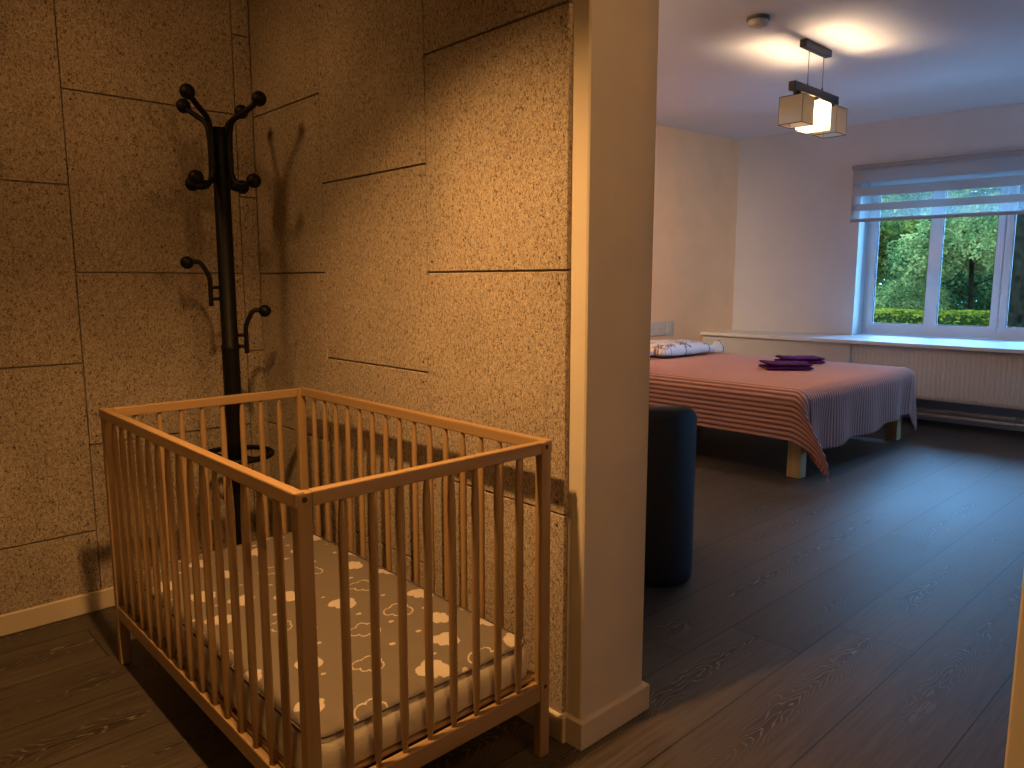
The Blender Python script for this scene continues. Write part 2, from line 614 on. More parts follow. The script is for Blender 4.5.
def sphere(bm, c, r, mi=0, sz=(1, 1, 1), u=16, v=10):
    t = bmesh.new()
    bmesh.ops.create_uvsphere(t, u_segments=u, v_segments=v, radius=r)
    bmesh.ops.transform(t, matrix=Matrix.Translation(c) @ Matrix.Diagonal((*sz, 1)), verts=t.verts[:])
    for f in t.faces:
        f.smooth = True
        f.material_index = mi
    merge(bm, t)


def lathe(bm, prof, c=(0, 0), n=32, mi=0, smooth=True):
    """prof: (r, z) pairs"""
    rings = []
    for r, z in prof:
        if r < 1e-6:
            rings.append([bm.verts.new((c[0], c[1], z))])
        else:
            rings.append([bm.verts.new((c[0] + r * math.cos(2 * PI * j / n), c[1] + r * math.sin(2 * PI * j / n), z)) for j in range(n)])
    for A, B in zip(rings, rings[1:]):
        for j in range(n):
            q = []
            q.append(A[j % len(A)]); 
            if len(A) > 1: q.append(A[(j + 1) % n])
            if len(B) > 1: q.append(B[(j + 1) % n])
            q.append(B[j % len(B)])
            q = list(dict.fromkeys(q))
            if len(q) > 2:
                f = bm.faces.new(q)
                f.material_index = mi
                f.smooth = smooth


def smooth_path(pts, n=6):
    """Catmull-Rom through points"""
    P = [Vector(p) for p in pts]
    out = []
    for i in range(len(P) - 1):
        a = P[max(i - 1, 0)]; b = P[i]; c = P[i + 1]; d = P[min(i + 2, len(P) - 1)]
        for k in range(n):
            t = k / n
            out.append(0.5 * ((2 * b) + (c - a) * t + (2 * a - 5 * b + 4 * c - d) * t * t + (3 * b - a - 3 * c + d) * t ** 3))
    out.append(P[-1])
    return out


def nz(x, y, z=0.0):
    return noise.noise(Vector((x, y, z)))


# ------------------------------------------------------------------ the setting
CEIL = 2.555
XA = 1.31      # plaster face of the feature wall
XP = 1.295     # face of its boards
YB = 2.885     # plaster of the left wall
YF = 2.87      # face of its boards
YE = 1.155     # end face of the partition
XE = 1.563

bm = bmesh.new()
prism(bm, [(-1.6, -1.9), (7.0, -1.9), (7.02, 2.0), (6.72, 4.3), (1.0, 4.9), (-1.6, 4.9)], -0.06, 0.0)
struct('floor', bm, M_floor)

bm = bmesh.new()
prism(bm, [(-1.6, -1.9), (7.9, -1.9), (7.5, 4.9), (-1.6, 4.9)], CEIL, CEIL + 0.1)
struct('ceiling', bm, M_ceil)

# feature wall core = partition with a free end
bm = bmesh.new()
box(bm, (XA, YE, 0), (XE, 4.9, CEIL), bev=0.004)
struct('wall_partition', bm, M_plaster)

# opposite partition on the right, only its edge is in view
bm = bmesh.new()
box(bm, (XA, -1.9, 0), (XE, 0.262, CEIL), bev=0.004)
struct('wall_right', bm, M_plaster)

# left wall
bm = bmesh.new()
box(bm, (-1.6, YB, 0), (XA, YB + 0.15, CEIL))
struct('wall_left', bm, M_plaster)
# walls behind the camera
bm = bmesh.new()
box(bm, (-1.75, -1.9, 0), (-1.6, YB + 0.15, CEIL))
struct('wall_hall', bm, M_plaster)
bm = bmesh.new()
box(bm, (-1.75, -2.05, 0), (B0, -1.9, CEIL))
box(bm, (B1, -2.05, 0), (7.9, -1.9, CEIL))
box(bm, (B0, -2.05, 0), (B1, -1.9, BZ0))
box(bm, (B0, -2.05, BZ1), (B1, -1.9, CEIL))
struct('wall_back', bm, M_white)


def boards(face, bands, name, axis):
    """woodwool boards: rectangles (a0, a1, z0, z1) with narrow real gaps, rusty screws near corners"""
    bm = bmesh.new()
    g = 0.0016
    for (a0, a1, z0, z1) in bands:
        e = (random.random() - 0.5) * 0.0015
        if axis == 'A':
            box(bm, (face + e, a0 + g, z0 + g * 1.5), (XA, a1 - g, z1 - g * 1.5), bev=0.0015)
        else:
            box(bm, (a0 + g, face + e, z0 + g * 1.5), (a1 - g, YB, z1 - g * 1.5), bev=0.0015)
        wd = a1 - a0
        cols = (a0 + 0.025, a1 - 0.025) if wd > 0.2 else (a0 + 0.03,)
        for ca in cols:
            for cz in (z0 + 0.03, z1 - 0.03):
                if cz > CEIL - 0.02 or cz < 0.09:
                    continue
                t = bmesh.new()
                ang = 'Y' if axis == 'A' else 'X'
                bmesh.ops.create_cone(t, cap_ends=True, segments=10, radius1=0.0045, radius2=0.0035, depth=0.0022,
                                      matrix=(Matrix.Translation((face + e - 0.0006, ca, cz)) if axis == 'A' else Matrix.Translation((ca, face + e - 0.0006, cz))) @ Matrix.Rotation(R(-90) if axis == 'A' else R(90), 4, ang))
                for f in t.faces:
                    f.material_index = 1
                merge(bm, t)
    return struct(name, bm, [M_panel, M_screw])


def column(a0, a1, zs):
    z = [0.0] + zs + [CEIL]
    return [(a0, a1, z[i], z[i + 1]) for i in range(len(z) - 1)]


def zl(first, last=2.5):
    out = []
    z = first
    while z < last:
        out.append(z); z += 0.5985
    return out


bA = column(1.205, 1.757, zl(0.598)) + column(1.757, 2.352, zl(0.305)) + column(2.352, YF, zl(0.602))
boards(XP, bA, 'wall_partition_boards', 'A')
bB = []
x = 1.226
bB += column(1.226, XP, zl(0.297))
k = 0
while x > -1.6:
    a0 = max(x - 0.582, -1.6)
    bB += column(a0, x, zl(0.602) if k % 2 == 0 else zl(0.292))
    x = a0; k += 1
boards(YF, bB, 'wall_left_boards', 'B')

# baseboards
BH = 0.072
bm = bmesh.new()
box(bm, (-1.6, YF - 0.014, 0), (XP - 0.014, YF, BH), bev=0.003)
struct('baseboard_left', bm, M_base)
bm = bmesh.new()
box(bm, (XP - 0.014, 1.19, 0), (XP, YF - 0.0005, BH), bev=0.003)
struct('baseboard_partition', bm, M_base)
bm = bmesh.new()
t = 0.014
prism(bm, [(XA - t, YE + 0.06), (XA - t, YE - t), (XE + t, YE - t), (XE + t, 4.6), (XE, 4.6), (XE, YE), (XA, YE), (XA, YE + 0.06)], 0, BH)
bmesh.ops.bevel(bm, geom=[e for e in bm.edges if abs(e.verts[0].co.z - BH) < 1e-5 and abs(e.verts[1].co.z - BH) < 1e-5], offset=0.003, segments=1, affect='EDGES')
struct('baseboard_pillar', bm, M_base)
bm = bmesh.new()
box(bm, (XE, -1.9, 0), (XE + 0.014, 0.276, BH), bev=0.003)
box(bm, (XA, 0.262, 0), (XE + 0.014, 0.276, BH), bev=0.003)
struct('baseboard_right', bm, M_base)

# peach headboard wall (turned 6.4 degrees)
HA = R(6.4)
HN = Vector((math.sin(HA), math.cos(HA), 0))
HT = Vector((-math.cos(HA), math.sin(HA), 0))


def hpt(s, depth, z=0.0):
    p = WP + HT * s + HN * depth
    return Vector((p.x, p.y, z))


bm = bmesh.new()
prism(bm, [hpt(-0.6, 0), hpt(5.3, 0), hpt(5.3, 0.2), hpt(-0.6, 0.2)], 0, CEIL)
struct('wall_headboard', bm, M_peach)

# window wall with the opening, reveals 0.28 deep, wall 0.45 thick
S0, S1 = 1.165, 2.80
ZS, ZT = 0.68, 2.10
bm = bmesh.new()


def wslab(s0, s1, d0, d1, z0, z1, b=bm, mi=0):
    prism(b, [wpt(s0, d0, 0), wpt(s1, d0, 0), wpt(s1, d1, 0), wpt(s0, d1, 0)], z0, z1, mi)


wslab(0, S0, 0, 0.42, 0.0, CEIL)
wslab(S1, 6.3, 0, 0.42, 0.0, CEIL)
wslab(S0, S1, 0, 0.42, ZT, CEIL)
wslab(S0, S1, 0, 0.42, 0.0, ZS - 0.03)
struct('wall_window', bm, M_white)

# deep ledge with sill running under the window along the whole wall
LX0 = 6.31


def lx(y):
    return LX0 + (4.03 - y) * 0.008


bm = bmesh.new()
prism(bm, [(lx(4.06), 4.075), wpt(0.0, 0.0, 0), wpt(S0, 0.0, 0), wpt(S0, 0.28, 0), wpt(S1, 0.28, 0), wpt(S1, 0.0, 0), wpt(5.5, 0.0, 0), (lx(-1.5), -1.5)], ZS - 0.03, ZS)
bmesh.ops.bevel(bm, geom=[e for e in bm.edges if abs(e.verts[0].co.z - e.verts[1].co.z) < 1e-5], offset=0.004, segments=2, affect='EDGES')
struct('trim_1', bm, M_sill)
# plastered box below the ledge, left of the radiator niche
bm = bmesh.new()
prism(bm, [(lx(4.06) + 0.04, 4.07), wpt(0.0, 0.0, 0), wpt(1.5, 0.0, 0), (lx(2.64) + 0.04, 2.64)], 0, ZS - 0.03)
struct('wall_ledge', bm, M_white)
bm = bmesh.new()
prism(bm, [(6.80, 2.64), (6.95, 2.64), (7.36, -1.5), (6.94, -1.5)], 0, ZS - 0.03)
struct('wall_niche', bm, M_white)

# window: outer frame, three sashes
D0 = 0.28


def frame_ring(s0, s1, z0, z1, w, d0, d1, m, name, parent, wb=None, bev=0.004):
    """a rectangular frame in the window plane made of four mitred bars"""
    wb = wb or w
    bm = bmesh.new()
    o = [(s0, z0), (s1, z0), (s1, z1), (s0, z1)]
    i = [(s0 + w, z0 + wb), (s1 - w, z0 + wb), (s1 - w, z1 - w), (s0 + w, z1 - w)]
    V = {}
    for tagk, pts in (('o', o), ('i', i)):
        for dk, dd in (('a', d0), ('b', d1)):
            V[tagk + dk] = [bm.verts.new(wpt(s, dd, z)) for s, z in pts]
    for k in range(4):
        j = (k + 1) % 4
        bm.faces.new((V['oa'][k], V['oa'][j], V['ia'][j], V['ia'][k]))
        bm.faces.new((V['ob'][j], V['ob'][k], V['ib'][k], V['ib'][j]))
        bm.faces.new((V['ia'][k], V['ia'][j], V['ib'][j], V['ib'][k]))
        bm.faces.new((V['oa'][j], V['oa'][k], V['ob'][k], V['ob'][j]))
    if bev:
        bmesh.ops.bevel(bm, geom=bm.edges[:], offset=bev, segments=2, affect='EDGES')
    return obj(name, bm, m, parent)




def window(name, S0, S1, k0):
    win = bpy.data.objects.new(name, None)
    C.objects.link(win)
    win['kind'] = 'structure'
    frame_ring(S0, S1, ZS, ZT, 0.045, D0, D0 + 0.07, M_pvc, 'window_frame', win, wb=0.06)
    for s in (S0 + 0.570, S0 + 1.080):
        bm = bmesh.new()
        wslab(s - 0.02, s + 0.02, D0 + 0.002, D0 + 0.068, ZS + 0.05, ZT - 0.03, bm)
        obj('mullion', bm, M_pvc, win)
    for k, (a, b_) in enumerate([(S0 + 0.033, S0 + 0.576), (S0 + 0.564, S0 + 1.081), (S0 + 1.087, S1 - 0.03)]):
        sa = frame_ring(a, b_, ZS + 0.048, ZT - 0.035, 0.056, D0 - 0.018, D0 + 0.05, M_pvc, 'window_sash', win, bev=0.006)
        frame_ring(a + 0.052, b_ - 0.052, ZS + 0.100, ZT - 0.087, 0.008, D0 - 0.002, D0 + 0.03, M_rubber, 'gasket', sa, bev=0)
        bm = bmesh.new()
        wslab(a + 0.05, b_ - 0.05, D0 + 0.01, D0 + 0.014, ZS + 0.098, ZT - 0.085, bm)
        obj('window_pane', bm, M_glass, sa)
        if k == 0:
            bm = bmesh.new()
            hs = b_ - 0.028
            wslab(hs - 0.014, hs + 0.014, D0 - 0.028, D0 - 0.018, 1.20, 1.27, bm)
            tube(bm, [wpt(hs, D0 - 0.03, 1.235), wpt(hs, D0 - 0.05, 1.235)], 0.009)
            tube(bm, smooth_path([wpt(hs, D0 - 0.05, 1.245), wpt(hs, D0 - 0.055, 1.20), wpt(hs, D0 - 0.052, 1.12)], 4), 0.010)
            obj('window_handle', bm, M_pvc, sa, smooth=True)
    for z in (ZS + 0.10, 1.05):
        bm = bmesh.new()
        tube(bm, [wpt(S0 + 1.084, D0 - 0.022, z), wpt(S0 + 1.084, D0 - 0.022, z + 0.07)], 0.008)
        obj('window_hinge', bm, M_pvc, win, smooth=True)


window('window_1', S0, S1, 0)
w2 = bpy.data.objects.new('window_2', None)
C.objects.link(w2)
w2['kind'] = 'structure'
for a_, b_ in ((B0, (B0 + B1) / 2), ((B0 + B1) / 2, B1)):
    bm = bmesh.new()
    for lo, hi in (((a_, BZ0), (a_ + 0.05, BZ1)), ((b_ - 0.05, BZ0), (b_, BZ1)), ((a_ + 0.05, BZ0), (b_ - 0.05, BZ0 + 0.05)), ((a_ + 0.05, BZ1 - 0.05), (b_ - 0.05, BZ1))):
        box(bm, (lo[0], -2.02, lo[1]), (hi[0], -1.96, hi[1]), bev=0.004)
    sa = obj('window_sash', bm, M_pvc, w2)
    bm = bmesh.new()
    box(bm, (a_ + 0.045, -1.992, BZ0 + 0.045), (b_ - 0.045, -1.988, BZ1 - 0.045))
    obj('window_pane', bm, M_glass, sa)

# ------------------------------------------------------------------ roller blind
bl = thing('roller_blind', 'grey striped day and night roller blind half lowered over the window', 'blind', wpt(1.095, -0.05, 2.185))
bmc = bmesh.new()


def wbox(b, s0, s1, d0, d1, z0, z1, org):
    prism(b, [wpt(s0, d0, 0) - Vector((org.x, org.y, 0)), wpt(s1, d0, 0) - Vector((org.x, org.y, 0)), wpt(s1, d1, 0) - Vector((org.x, org.y, 0)), wpt(s0, d1, 0) - Vector((org.x, org.y, 0))], z0 - org.z, z1 - org.z)


bo = bl.location.copy()
BS1 = 2.95
wbox(bmc, 1.095, BS1, -0.075, -0.004, 2.152, 2.190, bo)
bmesh.ops.bevel(bmc, geom=bmc.edges[:], offset=0.006, segments=3, affect='EDGES')
wbox(bmc, 1.097, BS1 - 0.002, -0.0765, -0.0735, 2.166, 2.172, bo)
obj('cassette', bmc, M_blindm, bl)
bmf = bmesh.new()
# fabric hangs in two layers; kept in world axes so the bands sit at fixed heights
for d in (-0.055, -0.041):
    a = [wpt(1.105, d, 1.712), wpt(BS1 - 0.01, d, 1.712), wpt(BS1 - 0.01, d, 2.155), wpt(1.105, d, 2.155)]
    if d > -0.05:
        a = [wpt(1.105, d, 1.712), wpt(BS1 - 0.01, d, 1.712), wpt(BS1 - 0.01, d, 2.155), wpt(1.105, d, 2.155)]
        continue
    bmf.faces.new([bmf.verts.new(p - bo) for p in a])
fo = obj('blind_fabric', bmf, M_blind, bl)
bmr = bmesh.new()
wbox(bmr, 1.100, BS1 - 0.005, -0.062, -0.046, 1.694, 1.716, bo)
bmesh.ops.bevel(bmr, geom=bmr.edges[:], offset=0.004, segments=2, affect='EDGES')
obj('bottom_bar', bmr, M_blindm, bl)
# shift band heights to the fabric's own coordinates
for n in M_blind.node_tree.nodes:
    if n.type == 'MATH' and n.operation in ('GREATER_THAN', 'LESS_THAN'):
        n.inputs[1].default_value -= bo.z

# ------------------------------------------------------------------ radiator and pipes
RY0, RY1 = 2.632, 0.75
rad = thing('panel_radiator', 'long white ribbed panel radiator under the window ledge', 'radiator', (lx(1.7) + 0.07, (RY0 + RY1) / 2, 0.235), 0.0)
rad.rotation_euler = (0, 0, math.atan(0.008))
L2 = (RY0 - RY1) / 2
HR = 0.405
bm = bmesh.new()
nrib = int(2 * L2 / 0.0333)
xs = []
prof = [(0.0, 0.0), (0.35, 0.0), (0.45, 0.005), (0.9, 0.005), (1.0, 0.0)]
ys = []
for i in range(nrib):
    for u, d in prof[:-1]:
        ys.append((-L2 + (i + u) * 2 * L2 / nrib, -d))
ys.append((L2, 0.0))
levels = [(0.0, 0.0, 0.0), (0.018, -0.0, 0.0), (0.032, 0.0, 1.0), (HR - 0.032, 0.0, 1.0), (HR - 0.018, 0.0, 0.0), (HR, 0.0, 0.0)]
rows = []
for z, o_, a in levels:
    rows.append([bm.verts.new((d * a - 0.002 + (0.006 if z in (0.0, HR) else 0), y, z)) for y, d in ys])
for A, B in zip(rows, rows[1:]):
    for j in range(len(ys) - 1):
        bm.faces.new((A[j], A[j + 1], B[j + 1], B[j]))
box(bm, (0.005, -L2, 0.004), (0.012, L2, HR - 0.004))
obj('front_panel', bm, M_rad, rad)
bm = bmesh.new()
box(bm, (0.07, -L2, 0.0), (0.082, L2, HR), bev=0.003)
obj('rear_panel', bm, M_rad, rad)
for sgn in (-1, 1):
    bm = bmesh.new()
    box(bm, (0.0, sgn * L2 - 0.004, 0.01), (0.082, sgn * L2 + 0.004, HR - 0.01), bev=0.002)
    obj('side_cover', bm, M_rad, rad)
bm = bmesh.new()
box(bm, (0.004, -L2, HR - 0.006), (0.078, -L2 + 0.01, HR))
for i in range(int(2 * L2 / 0.012)):
    y = -L2 + 0.012 * i
    box(bm, (0.008, y, HR - 0.008), (0.074, y + 0.005, HR - 0.002))
obj('top_grille', bm, M_rad, rad)
for z, nm in ((0.137, 'upper'), (0.100, 'lower')):
    bm = bmesh.new()
    xo = 6.47 if nm == 'lower' else 6.50
    tube(bm, [(xo, 2.63, z), (xo + 0.14, -1.45, z)], 0.011, n=12)
    for y in (2.3, 1.45, 0.5, -0.6):
        xx = xo + 0.14 * (2.63 - y) / 4.08
        tube(bm, [(xx, y + 0.012, z), (xx, y - 0.012, z)], 0.015, n=12)
    o = obj('heating_pipe', bm, M_pipe, None, smooth=True)
    tag(o, ('upper' if nm == 'upper' else 'lower') + ' of the two thin heating pipes running below the radiator', 'pipe', 'heating pipes below the radiator')

# ------------------------------------------------------------------ wall sockets beside the pillow
def socket(name, s0, s1, z0, z1, holes, label):
    o0 = hpt((s0 + s1) / 2, 0, (z0 + z1) / 2)
    t = thing(name, label, 'socket', o0, -HA)
    w, h = (s1 - s0) / 2, (z1 - z0) / 2
    bm = bmesh.new()
    box(bm, (-w, -0.010, -h), (w, -0.0005, h), bev=0.004, segs=2)
    obj('cover_plate', bm, M_plastic, t)
    for hx in holes:
        bm = bmesh.new()
        tt = bmesh.new()
        bmesh.ops.create_cone(tt, cap_ends=True, segments=20, radius1=min(h, 0.045) * 0.62, radius2=min(h, 0.045) * 0.62, depth=0.004,
                              matrix=Matrix.Translation((hx, -0.0115, 0)) @ Matrix.Rotation(R(90), 4, 'X'))
        merge(bm, tt)
        for q in (-0.009, 0.009):
            tt = bmesh.new()
            bmesh.ops.create_cone(tt, cap_ends=True, segments=10, radius1=0.003, radius2=0.003, depth=0.002,
                                  matrix=Matrix.Translation((hx + q, -0.0142, 0)) @ Matrix.Rotation(R(90), 4, 'X'))
            for f in tt.faces: f.material_index = 1
            merge(bm, tt)
        obj('socket_face', bm, [M_plastic, M_dplastic], t)
    return t


socket('wall_socket', 1.015, 1.24, 0.668, 0.80, (-0.055, 0.055), 'wide white double wall socket on the peach wall above the pillow')
socket('light_switch', 0.905, 1.005, 0.668, 0.80, (), 'narrow white switch plate right of the double wall socket')['category'] = 'switch'
sw = [o for o in C.objects if o.name.startswith('light_switch')][0]
bm = bmesh.new()
box(bm, (-0.032, -0.0145, -0.045), (0.032, -0.0095, 0.045), bev=0.003)
obj('rocker', bm, M_plastic, sw)

# ------------------------------------------------------------------ crib
CO = (0.582, 1.186)
CROT = R(0.4)
CW, CL, CH = 0.650, 1.222, 0.80
crib = thing('baby_crib', 'light beech wooden baby crib with vertical slats along the board wall', 'crib', (CO[0], CO[1], 0), CROT)
PX, PY = 0.031, 0.024      # post section
for ix in (0, 1):
    for iy in (0, 1):
        x0 = ix * (CW - PX); y0 = iy * (CL - PY)
        bm = bmesh.new()
        box(bm, (x0, y0, 0), (x0 + PX, y0 + PY, CH - (0.0015)), bev=0.003, segs=2)
        p = obj('post', bm, M_beech, crib)
        yb = -0.001 if iy == 0 else CL - 0.003
        for z in (CH - 0.014, 0.185):
            bm = bmesh.new()
            t_ = bmesh.new()
            bmesh.ops.create_cone(t_, cap_ends=True, segments=14, radius1=0.0052, radius2=0.0052, depth=0.004,
                                  matrix=Matrix.Translation((x0 + PX / 2, yb + 0.002, z)) @ Matrix.Rotation(R(90), 4, 'X'))
            merge(bm, t_)
            obj('bolt', bm, M_bolt, p)
RH = 0.030
# end rails (between the posts)
for iy in (0, 1):
    y0 = iy * (CL - PY)
    for (z0, z1, nm) in ((CH - RH, CH, 'top_rail'), (0.150, 0.196, 'bottom_rail')):
        bm = bmesh.new()
        box(bm, (PX, y0 + 0.001, z0), (CW - PX, y0 + PY - 0.002, z1 - 0.001), bev=0.003, segs=2)
        obj(nm, bm, M_beechx, crib)
# long side rails run past the posts
for ix in (0, 1):
    x0 = -0.004 if ix == 0 else CW - 0.018
    x1 = x0 + 0.022
    for (z0, z1, nm) in ((CH - RH + 0.002, CH + 0.001, 'side_top_rail'), (0.150, 0.192, 'side_bottom_rail')):
        bm = bmesh.new()
        ya, yb = (0.0, CL) if nm == 'side_top_rail' else (PY, CL - PY)
        if nm == 'side_top_rail':
            box(bm, (x0, ya + 0.0005, z0), (x1, yb - 0.0005, z1), bev=0.003, segs=2)
        else:
            box(bm, (x0 + 0.005, ya, z0), (x1, yb, z1), bev=0.003, segs=2)
        obj(nm, bm, M_beechy, crib)


def slat(x, y, z0, z1, rx, ry, name='slat'):
    bm = bmesh.new()
    n = 14
    rings = []
    H_ = z1 - z0
    for k, (f, s) in enumerate(((0, .62), (0.02, .66), (0.07, .86), (0.13, 1), (0.5, 1.0), (0.87, 1), (0.93, .86), (0.98, .66), (1, .62))):
        ring = []
        for j in range(n):
            a = 2 * PI * j / n
            ring.append(bm.verts.new((x + rx * s * math.cos(a), y + ry * s * math.sin(a), z0 + f * H_)))
        rings.append(ring)
    for A, B in zip(rings, rings[1:]):
        for j in range(n):
            fc = bm.faces.new((A[j], A[(j + 1) % n], B[(j + 1) % n], B[j])); fc.smooth = True
    bm.faces.new(rings[0][::-1]); bm.faces.new(rings[-1])
    return obj(name, bm, M_beech, crib)


for iy in (0, 1):
    yc = PY / 2 + iy * (CL - PY)
    for k in range(8):
        xx = PX + (k + 1) * (CW - 2 * PX) / 9
        slat(xx, yc, 0.194, CH - RH + 0.002, 0.0095, 0.0085)
for ix in (0, 1):
    xc = 0.009 if ix == 0 else CW - 0.009
    for k in range(15):
        yy = PY + (k + 1) * (CL - 2 * PY) / 16
        slat(xc, yy, 0.190, CH - RH + 0.004, 0.0085, 0.0095)
# slatted base under the mattress
bm = bmesh.new()
for ix in (0, 1):
    xa = 0.020 if ix == 0 else CW - 0.050
    box(bm, (xa, PY, 0.175), (xa + 0.03, CL - PY, 0.195), bev=0.002)
for k in range(13):
    yy = 0.026 + k * 0.0935
    box(bm, (0.022, yy, 0.196), (CW - 0.022, yy + 0.05, 0.206), bev=0.002)
obj('slatted_base', bm, M_beechx, crib)

# crib mattress, a thing lying in the crib
MT0 = 0.207
MT1 = 0.300
mw, ml = CW - 0.052, CL - 0.062
mo = thing('crib_mattress', 'small crib mattress in a grey sheet printed with pale clouds', 'mattress', (CO[0], CO[1], 0), CROT)
mx0, my0 = 0.026, 0.031
bm = bmesh.new()


def rrect(x0, y0, w, l, r, n=6):
    pts = []
    for cx, cy, a0 in ((x0 + w - r, y0 + r, -90), (x0 + w - r, y0 + l - r, 0), (x0 + r, y0 + l - r, 90), (x0 + r, y0 + r, 180)):
        for k in range(n + 1):
            a = R(a0 + 90 * k / n)
            pts.append((cx + r * math.cos(a), cy + r * math.sin(a)))
    return pts


def loft(bm, layers, cap0=True, cap1=True, smooth=True):
    rings = [[bm.verts.new((p[0], p[1], z)) for p in pts] for pts, z in layers]
    n = len(rings[0])
    for A, B in zip(rings, rings[1:]):
        for j in range(n):
            f = bm.faces.new((A[j], A[(j + 1) % n], B[(j + 1) % n], B[j])); f.smooth = smooth
    if cap0: bm.faces.new(rings[0][::-1])
    if cap1: bm.faces.new(rings[-1])
    return rings


def off(d, r=0.045):
    return rrect(mx0 + d, my0 + d, mw - 2 * d, ml - 2 * d, max(r - d, 0.01))


loft(bm, [(off(0.004), MT0), (off(-0.003), MT0 + 0.008), (off(-0.005), MT0 + 0.03), (off(-0.002), MT0 + 0.055), (off(0.001), MT1 - 0.02), (off(0.008), MT1 - 0.008)])
for v in bm.verts:
    v.co.x += 0.003 * nz(v.co.y * 14, v.co.z * 30, v.co.x * 9)
    v.co.y += 0.003 * nz(v.co.x * 14, v.co.z * 30, 5)
obj('mattress_body', bm, M_msheet, mo)
# printed top
SHAPES = []
rng = random.Random(21)
for _ in range(4000):
    cx = rng.uniform(0.0, mw); cy = rng.uniform(0.0, ml)
    if all((cx - s[0]) ** 2 + (cy - s[1]) ** 2 > 0.118 ** 2 for s in SHAPES):
        SHAPES.append((cx, cy, rng.uniform(0.030, 0.040), rng.random() < 0.30, rng.uniform(-0.4, 0.4) + R(-45)))
DOTS = []
for _ in range(3000):
    cx = rng.uniform(0, mw); cy = rng.uniform(0, ml)
    if all((cx - s[0]) ** 2 + (cy - s[1]) ** 2 > 0.062 ** 2 for s in SHAPES) and all((cx - s[0]) ** 2 + (cy - s[1]) ** 2 > 0.085 ** 2 for s in DOTS):
        DOTS.append((cx, cy, rng.uniform(0.005, 0.009)))
LOB = [(0, 0.0, 0.55), (-0.62, -0.12, 0.42), (0.60, -0.10, 0.45), (-0.25, 0.30, 0.42), (0.30, 0.28, 0.38), (0.0, -0.25, 0.38)]


def cloud_d(x, y, s):
    cx, cy, r, outl, a = s
    dx, dy = x - cx, y - cy
    u = (dx * math.cos(a) + dy * math.sin(a)) / r
    v = (-dx * math.sin(a) + dy * math.cos(a)) / (r * 1.5)
    return min(math.hypot(u - lx_, v - ly_) - lr for lx_, ly_, lr in LOB) * r


def print_col(x, y):
    base = (0.160, 0.136, 0.112)
    lite = (0.50, 0.45, 0.39)
    for s in SHAPES:
        if abs(x - s[0]) < 0.065 and abs(y - s[1]) < 0.065:
            d = cloud_d(x, y, s)
            if s[3]:
                if abs(d + 0.001) < 0.0016: return lite
            elif d < 0:
                return lite
    for s in DOTS:
        if (x - s[0]) ** 2 + ((y - s[1]) * 1.3) ** 2 < s[2] ** 2:
            return lite
    return base


bm = bmesh.new()
NX, NY = 240, 470
d_in = 0.010
cl = bm.loops.layers.color.new('Col')
grid = []
for j in range(NY + 1):
    row = []
    for i in range(NX + 1):
        x = d_in + (mw - 2 * d_in) * i / NX
        y = d_in + (ml - 2 * d_in) * j / NY
        # pull corners in
        r = 0.04
        qx = min(max(x, r), mw - r); qy = min(max(y, r), ml - r)
        ddx, ddy = x - qx, y - qy
        if ddx and ddy:
            m_ = max(abs(ddx), abs(ddy)); h_ = math.hypot(ddx, ddy)
            ddx, ddy = ddx / h_ * m_, ddy / h_ * m_
        X_, Y_ = qx + ddx, qy + ddy
        e = min(x, mw - x, y, ml - y)
        z = MT1 - 0.008 + 0.012 * min(1, max(0, (e - d_in) / 0.03)) ** 0.5 + 0.0022 * nz(x * 7, y * 7, 2)
        row.append((bm.verts.new((mx0 + X_, my0 + Y_, z)), x, y))
    grid.append(row)
for j in range(NY):
    for i in range(NX):
        a, b_, c_, d_ = grid[j][i], grid[j][i + 1], grid[j + 1][i + 1], grid[j + 1][i]
        f = bm.faces.new((a[0], b_[0], c_[0], d_[0]))
        f.smooth = True
        c = print_col((a[1] + c_[1]) / 2, (a[2] + c_[2]) / 2)
        for l in f.loops:
            l[cl] = (*[q ** (1 / 2.2) for q in c], 1)
obj('printed_sheet', bm, M_matt, mo)
bm = bmesh.new()
tube(bm, [(p[0], p[1], MT1 - 0.007) for p in off(0.005)], 0.0026, n=6, closed=True)
obj('piping', bm, M_cord, mo)

# ------------------------------------------------------------------ coat stand
RC = (1.052, 2.605)
rk = thing('coat_stand', 'black metal coat stand with round ended hooks in the board corner', 'coat stand', (RC[0], RC[1], 0))
bm = bmesh.new()
prof = [(0.0, 0.03), (0.029, 0.03), (0.029, 0.93), (0.031, 0.932), (0.031, 0.945), (0.0275, 0.95), (0.0275, 1.68), (0.024, 1.69), (0.0, 1.694)]
lathe(bm, prof, n=24)
pole = obj('pole', bm, M_black, rk, smooth=True)
autosmooth(pole)
for deg, rb in ((211, 0.148), (300, 0.165), (36, 0.148), (116, 0.150)):
    a = R(deg)
    u = Vector((math.cos(a), math.sin(a), 0))
    Z = Vector((0, 0, 1))
    pth = [u * rb + Z * 1.772, u * (rb - 0.045) + Z * 1.742, u * 0.062 + Z * 1.715, u * 0.047 + Z * 1.69, u * 0.041 + Z * 1.64, u * 0.041 + Z * 1.57,
           u * 0.044 + Z * 1.53, u * 0.062 + Z * 1.503, u * 0.092 + Z * 1.497, u * 0.128 + Z * 1.508]
    bm = bmesh.new()
    tube(bm, smooth_path(pth, 5), 0.0095, n=10)
    hk = obj('double_hook', bm, M_black, rk)
    bm = bmesh.new()
    sphere(bm, u * rb + Z * 1.774, 0.0245)
    obj('knob', bm, M_black, hk)
    bm = bmesh.new()
    sphere(bm, u * 0.130 + Z * 1.509, 0.0245)
    obj('knob', bm, M_black, hk)
